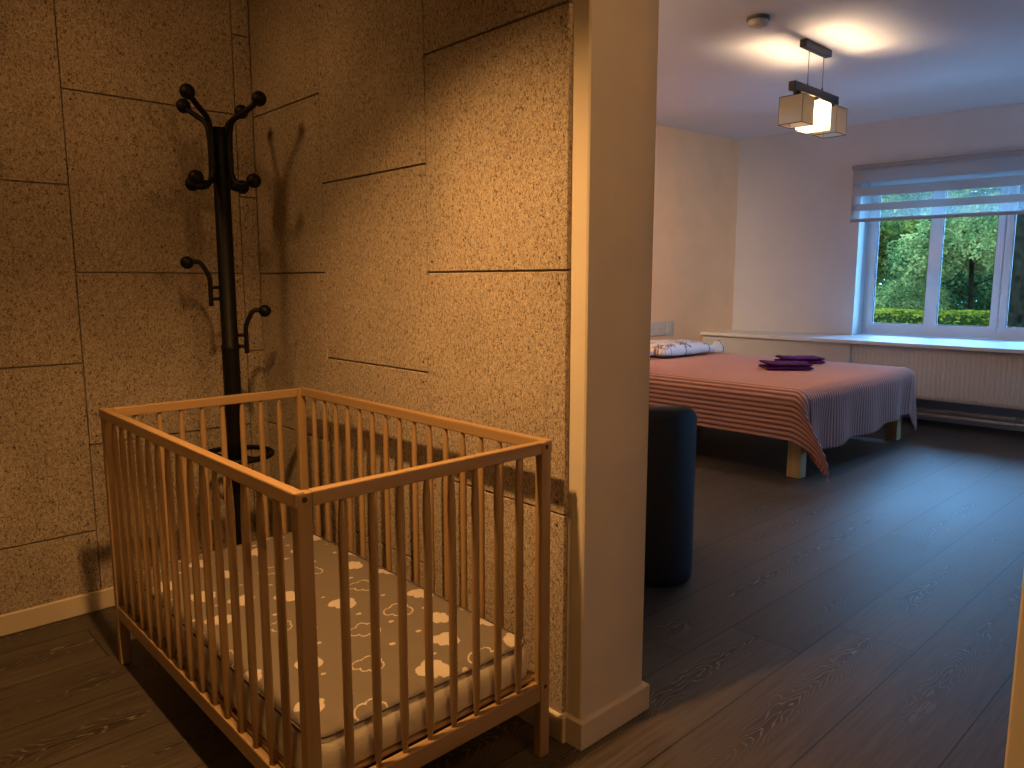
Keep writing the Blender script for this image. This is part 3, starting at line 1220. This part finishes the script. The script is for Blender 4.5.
for deg, zb, rb in ((157, 1.235, 0.125), (-22, 1.066, 0.122)):
    a = R(deg)
    u = Vector((math.cos(a), math.sin(a), 0)); Z = Vector((0, 0, 1))
    bm = bmesh.new()
    tube(bm, smooth_path([u * rb + Z * zb, u * (rb - 0.035) + Z * (zb + 0.002), u * 0.070 + Z * (zb - 0.020), u * 0.056 + Z * (zb - 0.055), u * 0.055 + Z * (zb - 0.10), u * 0.055 + Z * (zb - 0.15)], 5), 0.0080, n=10)
    for dz in (0.085, 0.125):
        tube(bm, [u * 0.024 + Z * (zb - dz), u * 0.056 + Z * (zb - dz)], 0.006, n=8)
    hk = obj('coat_hook', bm, M_black, rk)
    bm = bmesh.new(); sphere(bm, u * rb + Z * zb, 0.022)
    obj('knob', bm, M_black, hk)
bm = bmesh.new()
tube(bm, [(0.125 * math.cos(2 * PI * k / 40), 0.125 * math.sin(2 * PI * k / 40), 0.548) for k in range(40)], 0.0095, n=10, closed=True)
for deg in (-60, 60, 180):
    a = R(deg)
    p = []
    for k in range(9):
        t_ = k / 8
        ang = a + 0.9 * math.sin(t_ * PI / 2)
        rr_ = 0.026 + t_ * 0.099
        p.append((rr_ * math.cos(ang), rr_ * math.sin(ang), 0.548 - 0.02 * math.sin(PI * t_)))
    tube(bm, p, 0.008, n=8)
obj('umbrella_ring', bm, M_black, rk)
bm = bmesh.new()
lathe(bm, [(0.0, 0.0), (0.165, 0.0), (0.17, 0.006), (0.165, 0.014), (0.06, 0.026), (0.034, 0.04), (0.029, 0.05), (0.0, 0.05)], n=40)
o = obj('base', bm, M_black, rk, smooth=True)
autosmooth(o)

# ------------------------------------------------------------------ tub chair behind the partition
ch = thing('tub_chair', 'dark navy rounded tub armchair standing behind the partition end', 'armchair', (2.403, 1.922, 0), math.atan2(0.606, 0.795))
# local +x points away from the viewer side: open front at +x, back at -x


def ushape(dx, n=14):
    """outer or inner U outline from left arm tip round the back to the right arm tip"""
    w, l, r = 0.297 - dx, 0.31 - dx, 0.14 - dx * 0.6
    pts = [(0.30, w)]
    for k in range(8):
        pts.append((0.30 - (k + 1) * (0.30 + l - r) / 8, w))
    for k in range(1, n + 1):
        a = R(90 + 90 * k / n)
        pts.append((-l + r + r * math.cos(a), w - r + r * math.sin(a)))
    half = pts[:]
    for k in range(1, 5):
        pts.append((-l, (w - r) * (1 - k / 4)))
    full = pts + [(p[0], -p[1]) for p in half[::-1][0:]]
    # drop the duplicated centre run
    out = []
    for p in full:
        if not out or (abs(p[0] - out[-1][0]) + abs(p[1] - out[-1][1])) > 1e-4:
            out.append(p)
    return out


def rim(x):
    """height of the rim: high at the back, falling to the arms"""
    t_ = min(1, max(0, (x + 0.24) / 0.30))
    t_ = t_ * t_ * (3 - 2 * t_)
    return 0.702 - 0.20 * t_


bm = bmesh.new()
outer = ushape(0.0)
inner = ushape(0.085)
mid = ushape(0.02)
mid2 = ushape(0.065)
n_ = len(outer)
rings = []
for pts, zf, bot in ((ushape(0.012), None, 0.003), (ushape(0.002), None, 0.014), (outer, None, 0.05), (outer, -0.035, None), (ushape(0.010), -0.012, None), (ushape(0.028), 0.0, None), (ushape(0.06), 0.0, None), (ushape(0.078), -0.014, None), (inner, -0.05, None), (inner, None, 0.30)):
    row = []
    for p in pts:
        z = bot if bot is not None else rim(p[0]) + zf
        row.append(bm.verts.new((p[0], p[1], z)))
    rings.append(row)
m_ = min(len(r_) for r_ in rings)
for A, B in zip(rings, rings[1:]):
    for j in range(m_ - 1):
        f = bm.faces.new((A[j], A[j + 1], B[j + 1], B[j])); f.smooth = True
for e_ in (0, m_ - 1):
    bm.faces.new([r_[e_] for r_ in rings])
bm.faces.new([rings[0][j] for j in range(m_)])
obj('backrest_shell', bm, M_navy, ch)
bm = bmesh.new()
t_ = bmesh.new()
prism(t_, [(0.31, -0.205), (0.31, 0.205), (-0.20, 0.205), (-0.20, -0.205)], 0.302, 0.43)
bmesh.ops.bevel(t_, geom=t_.edges[:], offset=0.03, segments=4, affect='EDGES')
for f in t_.faces: f.smooth = True
merge(bm, t_)
obj('seat_cushion', bm, M_navy, ch)
bm = bmesh.new()
box(bm, (-0.22, -0.21, 0.004), (0.29, 0.21, 0.30), bev=0.02, segs=3)
obj('seat_base', bm, M_navy, ch)

# ------------------------------------------------------------------ bed
BX0, BX1, BY0, BY1 = 4.10, 5.85, 1.955, 4.03
bed = thing('double_bed', 'double bed with stout pine legs against the peach wall', 'bed', (BX0, BY0, 0))
bw, bl_ = BX1 - BX0, BY1 - BY0
bm = bmesh.new()
box(bm, (0.03, 0.02, 0.245), (bw - 0.03, bl_, 0.30), bev=0.004)
obj('bed_frame', bm, M_pine, bed)
bm = bmesh.new()
box(bm, (0.02, 0.012, 0.302), (bw - 0.02, bl_ - 0.01, 0.520), bev=0.05, segs=4)
obj('bed_mattress', bm, M_bedmat, bed)
for lx_, ly_ in ((0.085, 0.03), (bw - 0.098, 0.05), (0.085, bl_ - 0.16), (bw - 0.11, bl_ - 0.16), (bw / 2 + 0.03, 1.28)):
    bm = bmesh.new()
    box(bm, (lx_, ly_, 0), (lx_ + 0.078, ly_ + 0.085, 0.244), bev=0.004)
    obj('leg', bm, M_pine, bed)

# ribbed bedspread with real ridges
ZTOP = 0.538
RAD = 0.075


def droppt(o_):
    """overhang arc length -> (outward, down)"""
    q = RAD * PI / 2
    if o_ < q:
        a = o_ / RAD
        return RAD * math.sin(a), RAD * (1 - math.cos(a))
    return RAD + (o_ - q) * 0.03, RAD + (o_ - q)


X0i, X1i, Y0i = BX0 - 0.005 + RAD, BX1 + 0.02 - RAD, BY0 - 0.012 + RAD


def sm(t_):
    t_ = min(1, max(0, t_))
    return t_ * t_ * (3 - 2 * t_)


def spread_pt(u, v):
    """u across the bed from its left inner edge, v along from its foot inner edge"""
    wd = X1i - X0i
    a = -u if u < 0 else (u - wd if u > wd else 0.0)
    b = -v if v < 0 else 0.0
    left = u < 0
    cx = X0i if u < 0 else (X1i if u > wd else X0i + u)
    cy = Y0i if v < 0 else Y0i + v
    sg = -1 if left else 1
    if a == 0 and b == 0:
        z = ZTOP + 0.004 * nz(cx * 2.2, cy * 2.2, 1)
        return Vector((cx, cy, z))
    if b == 0:
        o_, d_ = droppt(a)
        w_ = 0.012 * sm(a / 0.3) * nz(cy * 3.0, 7 if left else 3, 0)
        # side skirt leans outward towards the foot corner
        return Vector((cx + sg * (o_ + w_), cy, ZTOP - d_))
    if a == 0:
        o_, d_ = droppt(b)
        w_ = sm(b / 0.35) * (0.020 * math.sin(cx * 14.0) + 0.040 * nz(cx * 3.1, 11, 0))
        return Vector((cx, cy - o_ - w_, ZTOP - d_))
    rho = math.hypot(a, b)
    th = math.atan2(b, a)          # 0 = side, pi/2 = foot
    o_, d_ = droppt(rho)
    tc = R(52) if left else R(48)
    g = (0.175 if left else 0.03) * sm(d_ / 0.46) ** 1.1
    if th < tc:
        k = th / tc
        ox = sg * (o_ * math.cos(th * 0.55))
        oy = -(o_ * math.sin(th)) - g * math.sin(k * PI / 2) ** 1.4
    else:
        k = (PI / 2 - th) / (PI / 2 - tc)
        ox = sg * (o_ * math.cos(tc * 0.55)) * sm(k) ** 0.8
        oy = -(o_ * math.sin(th)) - g * k ** 1.6
    wv = 0.014 * sm(d_ / 0.4) * math.sin(th * 9) * (0.4 if left else 1.2)
    return Vector((cx + ox + (0 if left else wv), cy + oy, ZTOP - d_))


UL, UR, VF = 0.335, 0.29, 0.42
wd = X1i - X0i
step = 0.00375
nu = int((wd + UL + UR) / step)
vs = []
v = -VF
while v < BY1 - Y0i - 0.02:
    vs.append(v)
    v += 0.0125 if v < 0.02 else 0.05
vs.append(BY1 - Y0i - 0.02)
bm = bmesh.new()
G = []
for v in vs:
    row = []
    for i in range(nu + 1):
        u = -UL + (wd + UL + UR) * i / nu
        vv = v
        if v < 0:      # uneven hem
            vv = v * (1 + 0.05 * nz(u * 2.4, 3.3, 0) + 0.012 * math.sin(u * 2 * PI / 0.03))
            if u > wd * 0.62 and u < wd: vv *= 1 - 0.10 * sm((u - wd * 0.62) / 0.15)
        uu = u
        if u < 0: uu = u * (1 + 0.04 * nz(v * 1.7, 8, 0))
        row.append(bm.verts.new(spread_pt(uu, vv)))
    G.append(row)
for A, B in zip(G, G[1:]):
    for i in range(nu):
        f = bm.faces.new((A[i], A[i + 1], B[i + 1], B[i])); f.smooth = True
bm.normal_update()
if sum(f.normal.z for f in list(bm.faces)[-400:]) < 0:
    bmesh.ops.reverse_faces(bm, faces=bm.faces[:])
    bm.normal_update()
nrm = [[vt.normal.copy() for vt in row] for row in G]
clr = bm.loops.layers.color.new('Col')
for row, nr in zip(G, nrm):
    for i, vt in enumerate(row):
        u = -UL + (wd + UL + UR) * i / nu
        ph = math.cos(2 * PI * u / 0.030)
        vt.co += nr[i] * (0.0034 * (1 - (1 - ph) ** 2 / 2) + 0.0034)
idx = {}
for row in G:
    for i, vt in enumerate(row):
        idx[vt] = i
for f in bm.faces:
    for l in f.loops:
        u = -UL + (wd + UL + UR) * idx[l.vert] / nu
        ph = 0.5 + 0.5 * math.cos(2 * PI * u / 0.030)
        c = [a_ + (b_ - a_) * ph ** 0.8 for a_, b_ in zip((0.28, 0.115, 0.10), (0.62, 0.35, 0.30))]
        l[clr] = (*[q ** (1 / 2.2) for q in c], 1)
M_spread = attr_mat('ribbed_spread', rough=0.85, bump=0.4, bump_scale=260)
me = bpy.data.meshes.new('bedspread')
bm.to_mesh(me); bm.free()
me.materials.append(M_spread)
sp = bpy.data.objects.new('bedspread', me)
C.objects.link(sp)
mod = sp.modifiers.new('thick', 'SOLIDIFY'); mod.thickness = 0.003; mod.offset = -1
tag(sp, 'dusty pink ribbed bedspread draped over the double bed', 'bedspread')


def pillow(name, label, loc, rz, w, l, h, cols, tilt=0.0, seed=1):
    bm = bmesh.new()
    cl_ = bm.loops.layers.color.new('Col')
    n = 60
    verts = {}
    for side in (1, -1):
        for j in range(n + 1):
            for i in range(n + 1):
                a, b_ = -1 + 2 * i / n, -1 + 2 * j / n
                pw = max(0, (1 - a ** 4)) ** 0.5 * max(0, (1 - b_ ** 4)) ** 0.5
                # corners drawn out, sides pulled in
                sx_ = 1 - 0.05 * (1 - b_ * b_)
                sy_ = 1 - 0.07 * (1 - a * a)
                z = side * h / 2 * pw ** 0.8 * (1 if side > 0 else 0.55)
                z += 0.010 * nz(a * 2.5 + seed, b_ * 2.5, side) * pw
                verts[(side, i, j)] = bm.verts.new((a * w / 2 * sx_, b_ * l / 2 * sy_, z))
    rg = random.Random(seed)
    fl = [(rg.uniform(-1, 1), rg.uniform(-1, 1), rg.uniform(0.10, 0.20)) for _ in range(46)]
    for side in (1, -1):
        for j in range(n):
            for i in range(n):
                q = [verts[(side, i, j)], verts[(side, i + 1, j)], verts[(side, i + 1, j + 1)], verts[(side, i, j + 1)]]
                f = bm.faces.new(q if side > 0 else q[::-1])
                f.smooth = True
                a, b_ = -1 + 2 * (i + 0.5) / n, -1 + 2 * (j + 0.5) / n
                c = cols[0]
                for k, (fx_, fy_, fr_) in enumerate(fl):
                    dd = math.hypot(a - fx_, b_ - fy_)
                    an = math.atan2(b_ - fy_, a - fx_)
                    if dd < fr_ * (0.55 + 0.45 * math.cos(5 * an + k)):
                        c = cols[1 + k % 2]
                for lp in f.loops:
                    lp[cl_] = (*[x_ ** (1 / 2.2) for x_ in c], 1)
    bmesh.ops.remove_doubles(bm, verts=bm.verts[:], dist=0.0004)
    o = obj(name, bm, M_pillow)
    o.location = loc
    o.rotation_euler = (tilt, 0, rz)
    return tag(o, label, 'pillow', None)


pillow('pillow', 'white floral pillow at the head of the bed by the peach wall', (5.29, 3.73, 0.592), R(-3), 0.72, 0.48, 0.15,
       ((0.66, 0.60, 0.58), (0.20, 0.13, 0.12), (0.42, 0.30, 0.30)), seed=4)
pillow('pillow', 'floral pillow mostly hidden behind the partition end', (4.53, 3.78, 0.592), R(2), 0.66, 0.46, 0.13,
       ((0.66, 0.60, 0.58), (0.20, 0.13, 0.12), (0.42, 0.30, 0.30)), seed=9)

# small white pouch with a dark strap at the far corner of the bed
pch = thing('cloth_pouch', 'small white pouch with a thin dark strap right of the floral pillow', 'pouch', (5.80, 3.56, 0.547), R(-35))
bm = bmesh.new()
lay = []
for k, (z, s) in enumerate(((0, 0.9), (0.012, 1.0), (0.04, 1.0), (0.07, 0.86), (0.092, 0.55), (0.10, 0.30))):
    lay.append(([(p[0] * s, p[1] * s * (1 - 0.3 * z / 0.1)) for p in rrect(-0.06, -0.03, 0.12, 0.06, 0.025)], z))
loft(bm, lay)
obj('pouch_body', bm, M_bag, pch)
bm = bmesh.new()
tube(bm, smooth_path([(0.03, -0.034, 0.004), (0.035, -0.037, 0.04), (0.02, -0.028, 0.078), (0.0, 0, 0.106), (-0.01, 0.02, 0.08), (0.0, 0.032, 0.03)], 6), 0.003, n=8)
obj('strap', bm, M_cord, pch)


# ------------------------------------------------------------------ folded towels
def towel(name, label, loc, rz, w, d, seed):
    t = thing(name, label, 'towel', loc, rz, 'folded towels on the bed')
    layers = 2
    th = 0.024
    for k in range(layers):
        bm = bmesh.new()
        n, m = 36, 14
        # one folded layer: rounded slab with soft sag
        secs = []
        for i in range(n + 1):
            u = -1 + 2 * i / n
            ring = []
            endt = (1 - abs(u) ** 12) ** 0.5
            for j in range(m * 2):
                a = 2 * PI * j / (m * 2)
                cy_ = math.copysign(abs(math.cos(a)) ** 0.35, math.cos(a))
                cz_ = math.copysign(abs(math.sin(a)) ** 0.7, math.sin(a))
                x = u * w / 2 * (1 - 0.02 * k)
                y = cy_ * d / 2 * (1 - 0.03 * k) * (0.94 + 0.06 * endt) + 0.008 * nz(u * 2, seed + k, 0)
                z = th * (k + 0.5) + cz_ * th / 2 * max(endt, 0.25)
                lift = 0.014 * max(0, -u - 0.55) * 2 * k * (1 if seed % 2 else 0.4)
                z += lift + 0.0045 * nz(u * 3 + seed, cy_ * 2, k) * (1 if cz_ > -0.2 or k else 0)
                ring.append(bm.verts.new((x, y, max(z, 0.001))))
            secs.append(ring)
        for A, B in zip(secs, secs[1:]):
            for j in range(m * 2):
                f = bm.faces.new((A[j], A[(j + 1) % (m * 2)], B[(j + 1) % (m * 2)], B[j])); f.smooth = True
        bm.faces.new(secs[0][::-1]); bm.faces.new(secs[-1])
        obj('fold_layer', bm, M_towel, t)
    return t


towel('folded_towel', 'nearer of the two folded purple towels on the bedspread', (5.04, 2.54, 0.549), R(-42), 0.33, 0.21, 3)
towel('folded_towel', 'farther of the two folded purple towels, toward the window', (5.50, 2.66, 0.549), R(-42), 0.33, 0.20, 6)

# ------------------------------------------------------------------ pendant lamp
pl = thing('pendant_lamp', 'ceiling pendant with dark wooden bar and three square linen shades', 'lamp', (4.455, 2.155, CEIL))
zc = CEIL
bm = bmesh.new()
box(bm, (-0.165, -0.022, -0.042), (0.165, 0.022, -0.001), bev=0.003)
obj('canopy', bm, M_lampw, pl)
for x in (-0.085, 0.105):
    bm = bmesh.new()
    tube(bm, [(x, 0, -0.04), (x, 0, -0.232)], 0.0022, n=6)
    tube(bm, [(x, 0, -0.228), (x, 0, -0.252)], 0.005, n=8)
    obj('suspension_wire', bm, M_cable, pl)
bm = bmesh.new()
box(bm, (-0.275, -0.021, -0.300), (0.295, 0.021, -0.250), bev=0.003)
obj('bar', bm, M_lampw, pl)
SH, SW = 0.155, 0.142
for k, x in enumerate((-0.205, 0.01, 0.235)):
    bm = bmesh.new()
    lathe(bm, [(0, -0.299), (0.022, -0.299), (0.022, -0.350), (0.017, -0.356), (0, -0.356)], c=(x, 0), n=18)
    hd = obj('lamp_holder', bm, M_lampw, pl)
    autosmooth(hd)
    bm = bmesh.new()
    z1 = -0.330; z0 = z1 - SH
    w = SW / 2
    o_ = [(x - w, -w), (x + w, -w), (x + w, w), (x - w, w)]
    tk = 0.0015
    i_ = [(x - w + tk, -w + tk), (x + w - tk, -w + tk), (x + w - tk, w - tk), (x - w + tk, w - tk)]
    V = {}
    V['o0'] = [bm.verts.new((p[0], p[1], z0)) for p in o_]
    V['o1'] = [bm.verts.new((p[0], p[1], z1)) for p in o_]
    for a in range(4):       # one sheet of stiff linen on a wire frame
        b_ = (a + 1) % 4
        bm.faces.new((V['o0'][a], V['o0'][b_], V['o1'][b_], V['o1'][a]))
    shd = obj('lamp_shade', bm, M_shade, pl)
    bm = bmesh.new()
    for zz in (z0, z1):
        p4 = [(p[0], p[1], zz) for p in o_]
        for a in range(4):
            tube(bm, [p4[a], p4[(a + 1) % 4]], 0.0022, n=6)
    for p in o_:
        tube(bm, [(p[0], p[1], z0), (p[0], p[1], z1)], 0.0013, n=6)
    obj('edging', bm, M_edge, shd)
    bm = bmesh.new()
    sphere(bm, (x, 0, -0.400), 0.030, sz=(1, 1, 1.15))
    tube(bm, [(x, 0, -0.352), (x, 0, -0.375)], 0.014, n=12)
    bb = obj('bulb', bm, M_bulb_on if k == 1 else M_bulb_off, pl, smooth=True)
    if k == 1:
        bb['label'] = 'lit warm bulb in the middle shade'

# smoke detector
sd = thing('smoke_detector', 'round smoke detector on the ceiling left of the pendant lamp', 'smoke detector', (3.78, 2.155, CEIL))
bm = bmesh.new()
lathe(bm, [(0, -0.0005), (0.060, -0.0005), (0.060, -0.012), (0.056, -0.016), (0, -0.016)], n=32)
autosmooth(obj('mounting_base', bm, M_dplastic, sd))
bm = bmesh.new()
lathe(bm, [(0, -0.016), (0.050, -0.016), (0.052, -0.026), (0.047, -0.042), (0.036, -0.048), (0, -0.050)], n=32)
autosmooth(obj('detector_cap', bm, M_plastic, sd))

# ------------------------------------------------------------------ outdoors
M_grass = mat('lawn', (0.03, 0.035, 0.005), 0.9, spec=0.0, noise_amt=0.4, noise_scale=3)
bm = bmesh.new()
prism(bm, [(7.75, -12), (13.2, -12), (13.2, 18), (7.35, 18)], -0.52, -0.47)
tag(obj('bounce_yard', bm, mat('pale_bounce', (0.50, 0.50, 0.50), 0.9, noise_amt=0.1, noise_scale=3)), 'unseen pale yard added before the hedge to bounce daylight indoors', 'yard', kind='structure')  # pale ground below the view, added to bounce daylight onto the ceiling
bm = bmesh.new()
prism(bm, [(7.6, -15), (60, -15), (60, 40), (7.2, 40)], -0.60, -0.50)
o = obj('lawn', bm, M_grass)
tag(o, 'green lawn outside the bedroom window', 'lawn', kind='structure')

M_hedge = leaf_mat('hedge_leaves', ((0.020, 0.024, 0.002), (0.090, 0.072, 0.006), (0.190, 0.120, 0.010)))
M_leafA = leaf_mat('leaves_yellow_green', ((0.006, 0.014, 0.005), (0.070, 0.085, 0.014), (0.270, 0.170, 0.022)))
M_leafB = leaf_mat('leaves_blue_green', ((0.003, 0.010, 0.004), (0.020, 0.044, 0.013), (0.090, 0.105, 0.026)))
M_leafC = leaf_mat('leaves_pale', ((0.018, 0.030, 0.009), (0.100, 0.110, 0.026), (0.330, 0.230, 0.060)))
M_bark = mat('bark', (0.006, 0.004, 0.002), 0.9, spec=0.0, noise_amt=0.6, noise_scale=14, bump=0.8, bump_scale=30)
rl = random.Random(5)


def leaf(bm, c, s):
    """small folded leaf of four corners, random attitude"""
    d = Vector((rl.gauss(0, 1), rl.gauss(0, 1), rl.gauss(0, 0.6))).normalized()
    e = d.cross(Vector((rl.gauss(0, 1), rl.gauss(0, 1), rl.gauss(0, 1)))).normalized()
    c = Vector(c)
    a = [c - d * s, c + e * s * 0.5, c + d * s, c - e * s * 0.5]
    bm.faces.new([bm.verts.new(p) for p in a])


def tree(name, label, cat, base, trunk_r, th, blobs, per, ls, ml_, trunk=True, branches=4):
    t = thing(name, label, cat, base, group='trees and bushes beyond the window')
    if trunk:
        bm = bmesh.new()
        pts = [(0, 0, 0), (0.05, 0.03, th * 0.35), (-0.04, 0.05, th * 0.7), (0.02, 0, th)]
        tube(bm, smooth_path(pts, 5), [trunk_r * (1.25 - 0.5 * i / 15) for i in range(16)], n=14)
        for k in range(branches):
            a = rl.uniform(0, 2 * PI); z = th * rl.uniform(0.35, 0.85)
            d = Vector((math.cos(a), math.sin(a), 0.35))
            L_ = rl.uniform(1.0, 2.2)
            tube(bm, smooth_path([Vector((0, 0, z)), Vector((0, 0, z)) + d * L_ * 0.5 + Vector((0, 0, 0.1)), Vector((0, 0, z)) + d * L_], 4), [trunk_r * 0.22 * (1 - 0.08 * i) for i in range(9)], n=8)
        obj('trunk', bm, M_bark, t)
    bm = bmesh.new()
    for (bx_, by_, bz_, br_) in blobs:
        for _ in range(per):
            v = Vector((rl.gauss(0, 1), rl.gauss(0, 1), rl.gauss(0, 1))).normalized()
            rr_ = br_ * (0.55 + 0.45 * rl.random() ** 0.5)
            rr_ *= 1 + 0.25 * nz(v.x * 2.5 + bx_, v.y * 2.5, v.z * 2.5)
            leaf(bm, (bx_ + v.x * rr_, by_ + v.y * rr_, bz_ + v.z * rr_ * 0.8), ls * rl.uniform(0.6, 1.2))
    obj('foliage', bm, ml_, t)
    return t


def blobs_for(n, rx, z0, z1, r0, r1, sd=1):
    rg = random.Random(sd)
    return [(rg.uniform(-rx, rx), rg.uniform(-rx, rx), rg.uniform(z0, z1), rg.uniform(r0, r1)) for _ in range(n)]


G0 = -0.5
# clipped hedge
bm = bmesh.new()
for _ in range(15000):
    y = rl.uniform(-1, 11)
    x = rl.uniform(0, 0.9) if rl.random() < 0.5 else rl.uniform(0, 0.12)
    top = 1.13 + 0.05 * nz(y * 1.3, 0, 0)
    z = top - abs(rl.gauss(0, 0.05)) if x > 0.14 else rl.uniform(0.25, top)
    if x > 0.14 or rl.random() < 0.8:
        leaf(bm, (x + rl.gauss(0, 0.02), y, z), 0.042 * rl.uniform(0.7, 1.3))
hd_ = obj('hedge', bm, M_hedge)
hd_.location = (14.6, 0, G0)
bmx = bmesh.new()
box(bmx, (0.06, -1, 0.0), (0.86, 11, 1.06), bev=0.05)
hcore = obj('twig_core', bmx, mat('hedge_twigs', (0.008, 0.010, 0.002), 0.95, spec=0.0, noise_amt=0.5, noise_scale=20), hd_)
tag(hd_, 'low clipped yellow green hedge outside the window', 'hedge')

tree('leafy_tree', 'yellow green leafy tree filling the left window pane', 'tree', (20.0, 8.0, G0), 0.16, 5.0,
     blobs_for(16, 1.9, 1.4, 5.5, 0.7, 1.2, 2), 2000, 0.055, M_leafA)
tree('round_bush', 'pale green rounded bush above the hedge in the left pane', 'bush', (17.6, 6.35, G0), 0.05, 0.8,
     blobs_for(7, 0.55, 0.8, 1.35, 0.45, 0.65, 3), 2200, 0.035, M_leafC, trunk=False)
tree('dark_conifer', 'dark blue green conifer between the left and middle panes', 'tree', (20.5, 6.6, G0), 0.14, 4.0,
     [(0, 0, 0.9 + k * 0.5, 1.25 - k * 0.10) for k in range(8)], 2600, 0.045, M_leafB)
tree('spreading_tree', 'pale spreading maple with a bare branch in the middle pane', 'tree', (17.2, 4.75, G0), 0.045, 3.2,
     blobs_for(9, 0.9, 1.9, 3.8, 0.45, 0.75, 8), 2200, 0.045, M_leafC)
tree('leafy_tree', 'mid green tree low behind the hedge in the middle pane', 'tree', (21.0, 4.9, G0), 0.14, 4.2,
     blobs_for(14, 1.5, 0.9, 4.6, 0.8, 1.2, 12), 1900, 0.055, M_leafB)
tree('trunk_tree', 'tree with a thick dark trunk at the right edge of the window', 'tree', (12.0, 2.72, G0), 0.20, 4.6,
     [(0.9, 0.5, 3.4, 0.9), (1.0, -0.9, 3.0, 0.9), (0.5, 0.9, 4.3, 0.9), (1.0, 0.0, 2.3, 0.45), (0.9, -0.8, 2.1, 0.5)], 900, 0.05, M_leafA, branches=0)
for k, (x, y, ml_) in enumerate(((26, 14.2, M_leafB), (32, 11.6, M_leafA), (26, 8.6, M_leafA), (32, 5.8, M_leafB), (26, 3.0, M_leafA), (32, 0.2, M_leafB))):
    tree('woodland_tree', ['leftmost dark tree of the woodland behind the hedge', 'second tree from the left in the woodland behind the hedge',
                           'yellow green woodland tree behind the left window pane', 'dark woodland tree behind the spreading maple',
                           'woodland tree seen left of the thick trunk', 'rightmost tree of the woodland behind the hedge'][k], 'tree',
         (x, y, G0), 0.2, 6.5, blobs_for(22, 2.3, 0.6, 7.5, 1.1, 1.7, 30 + k), 1300, 0.11, ml_)
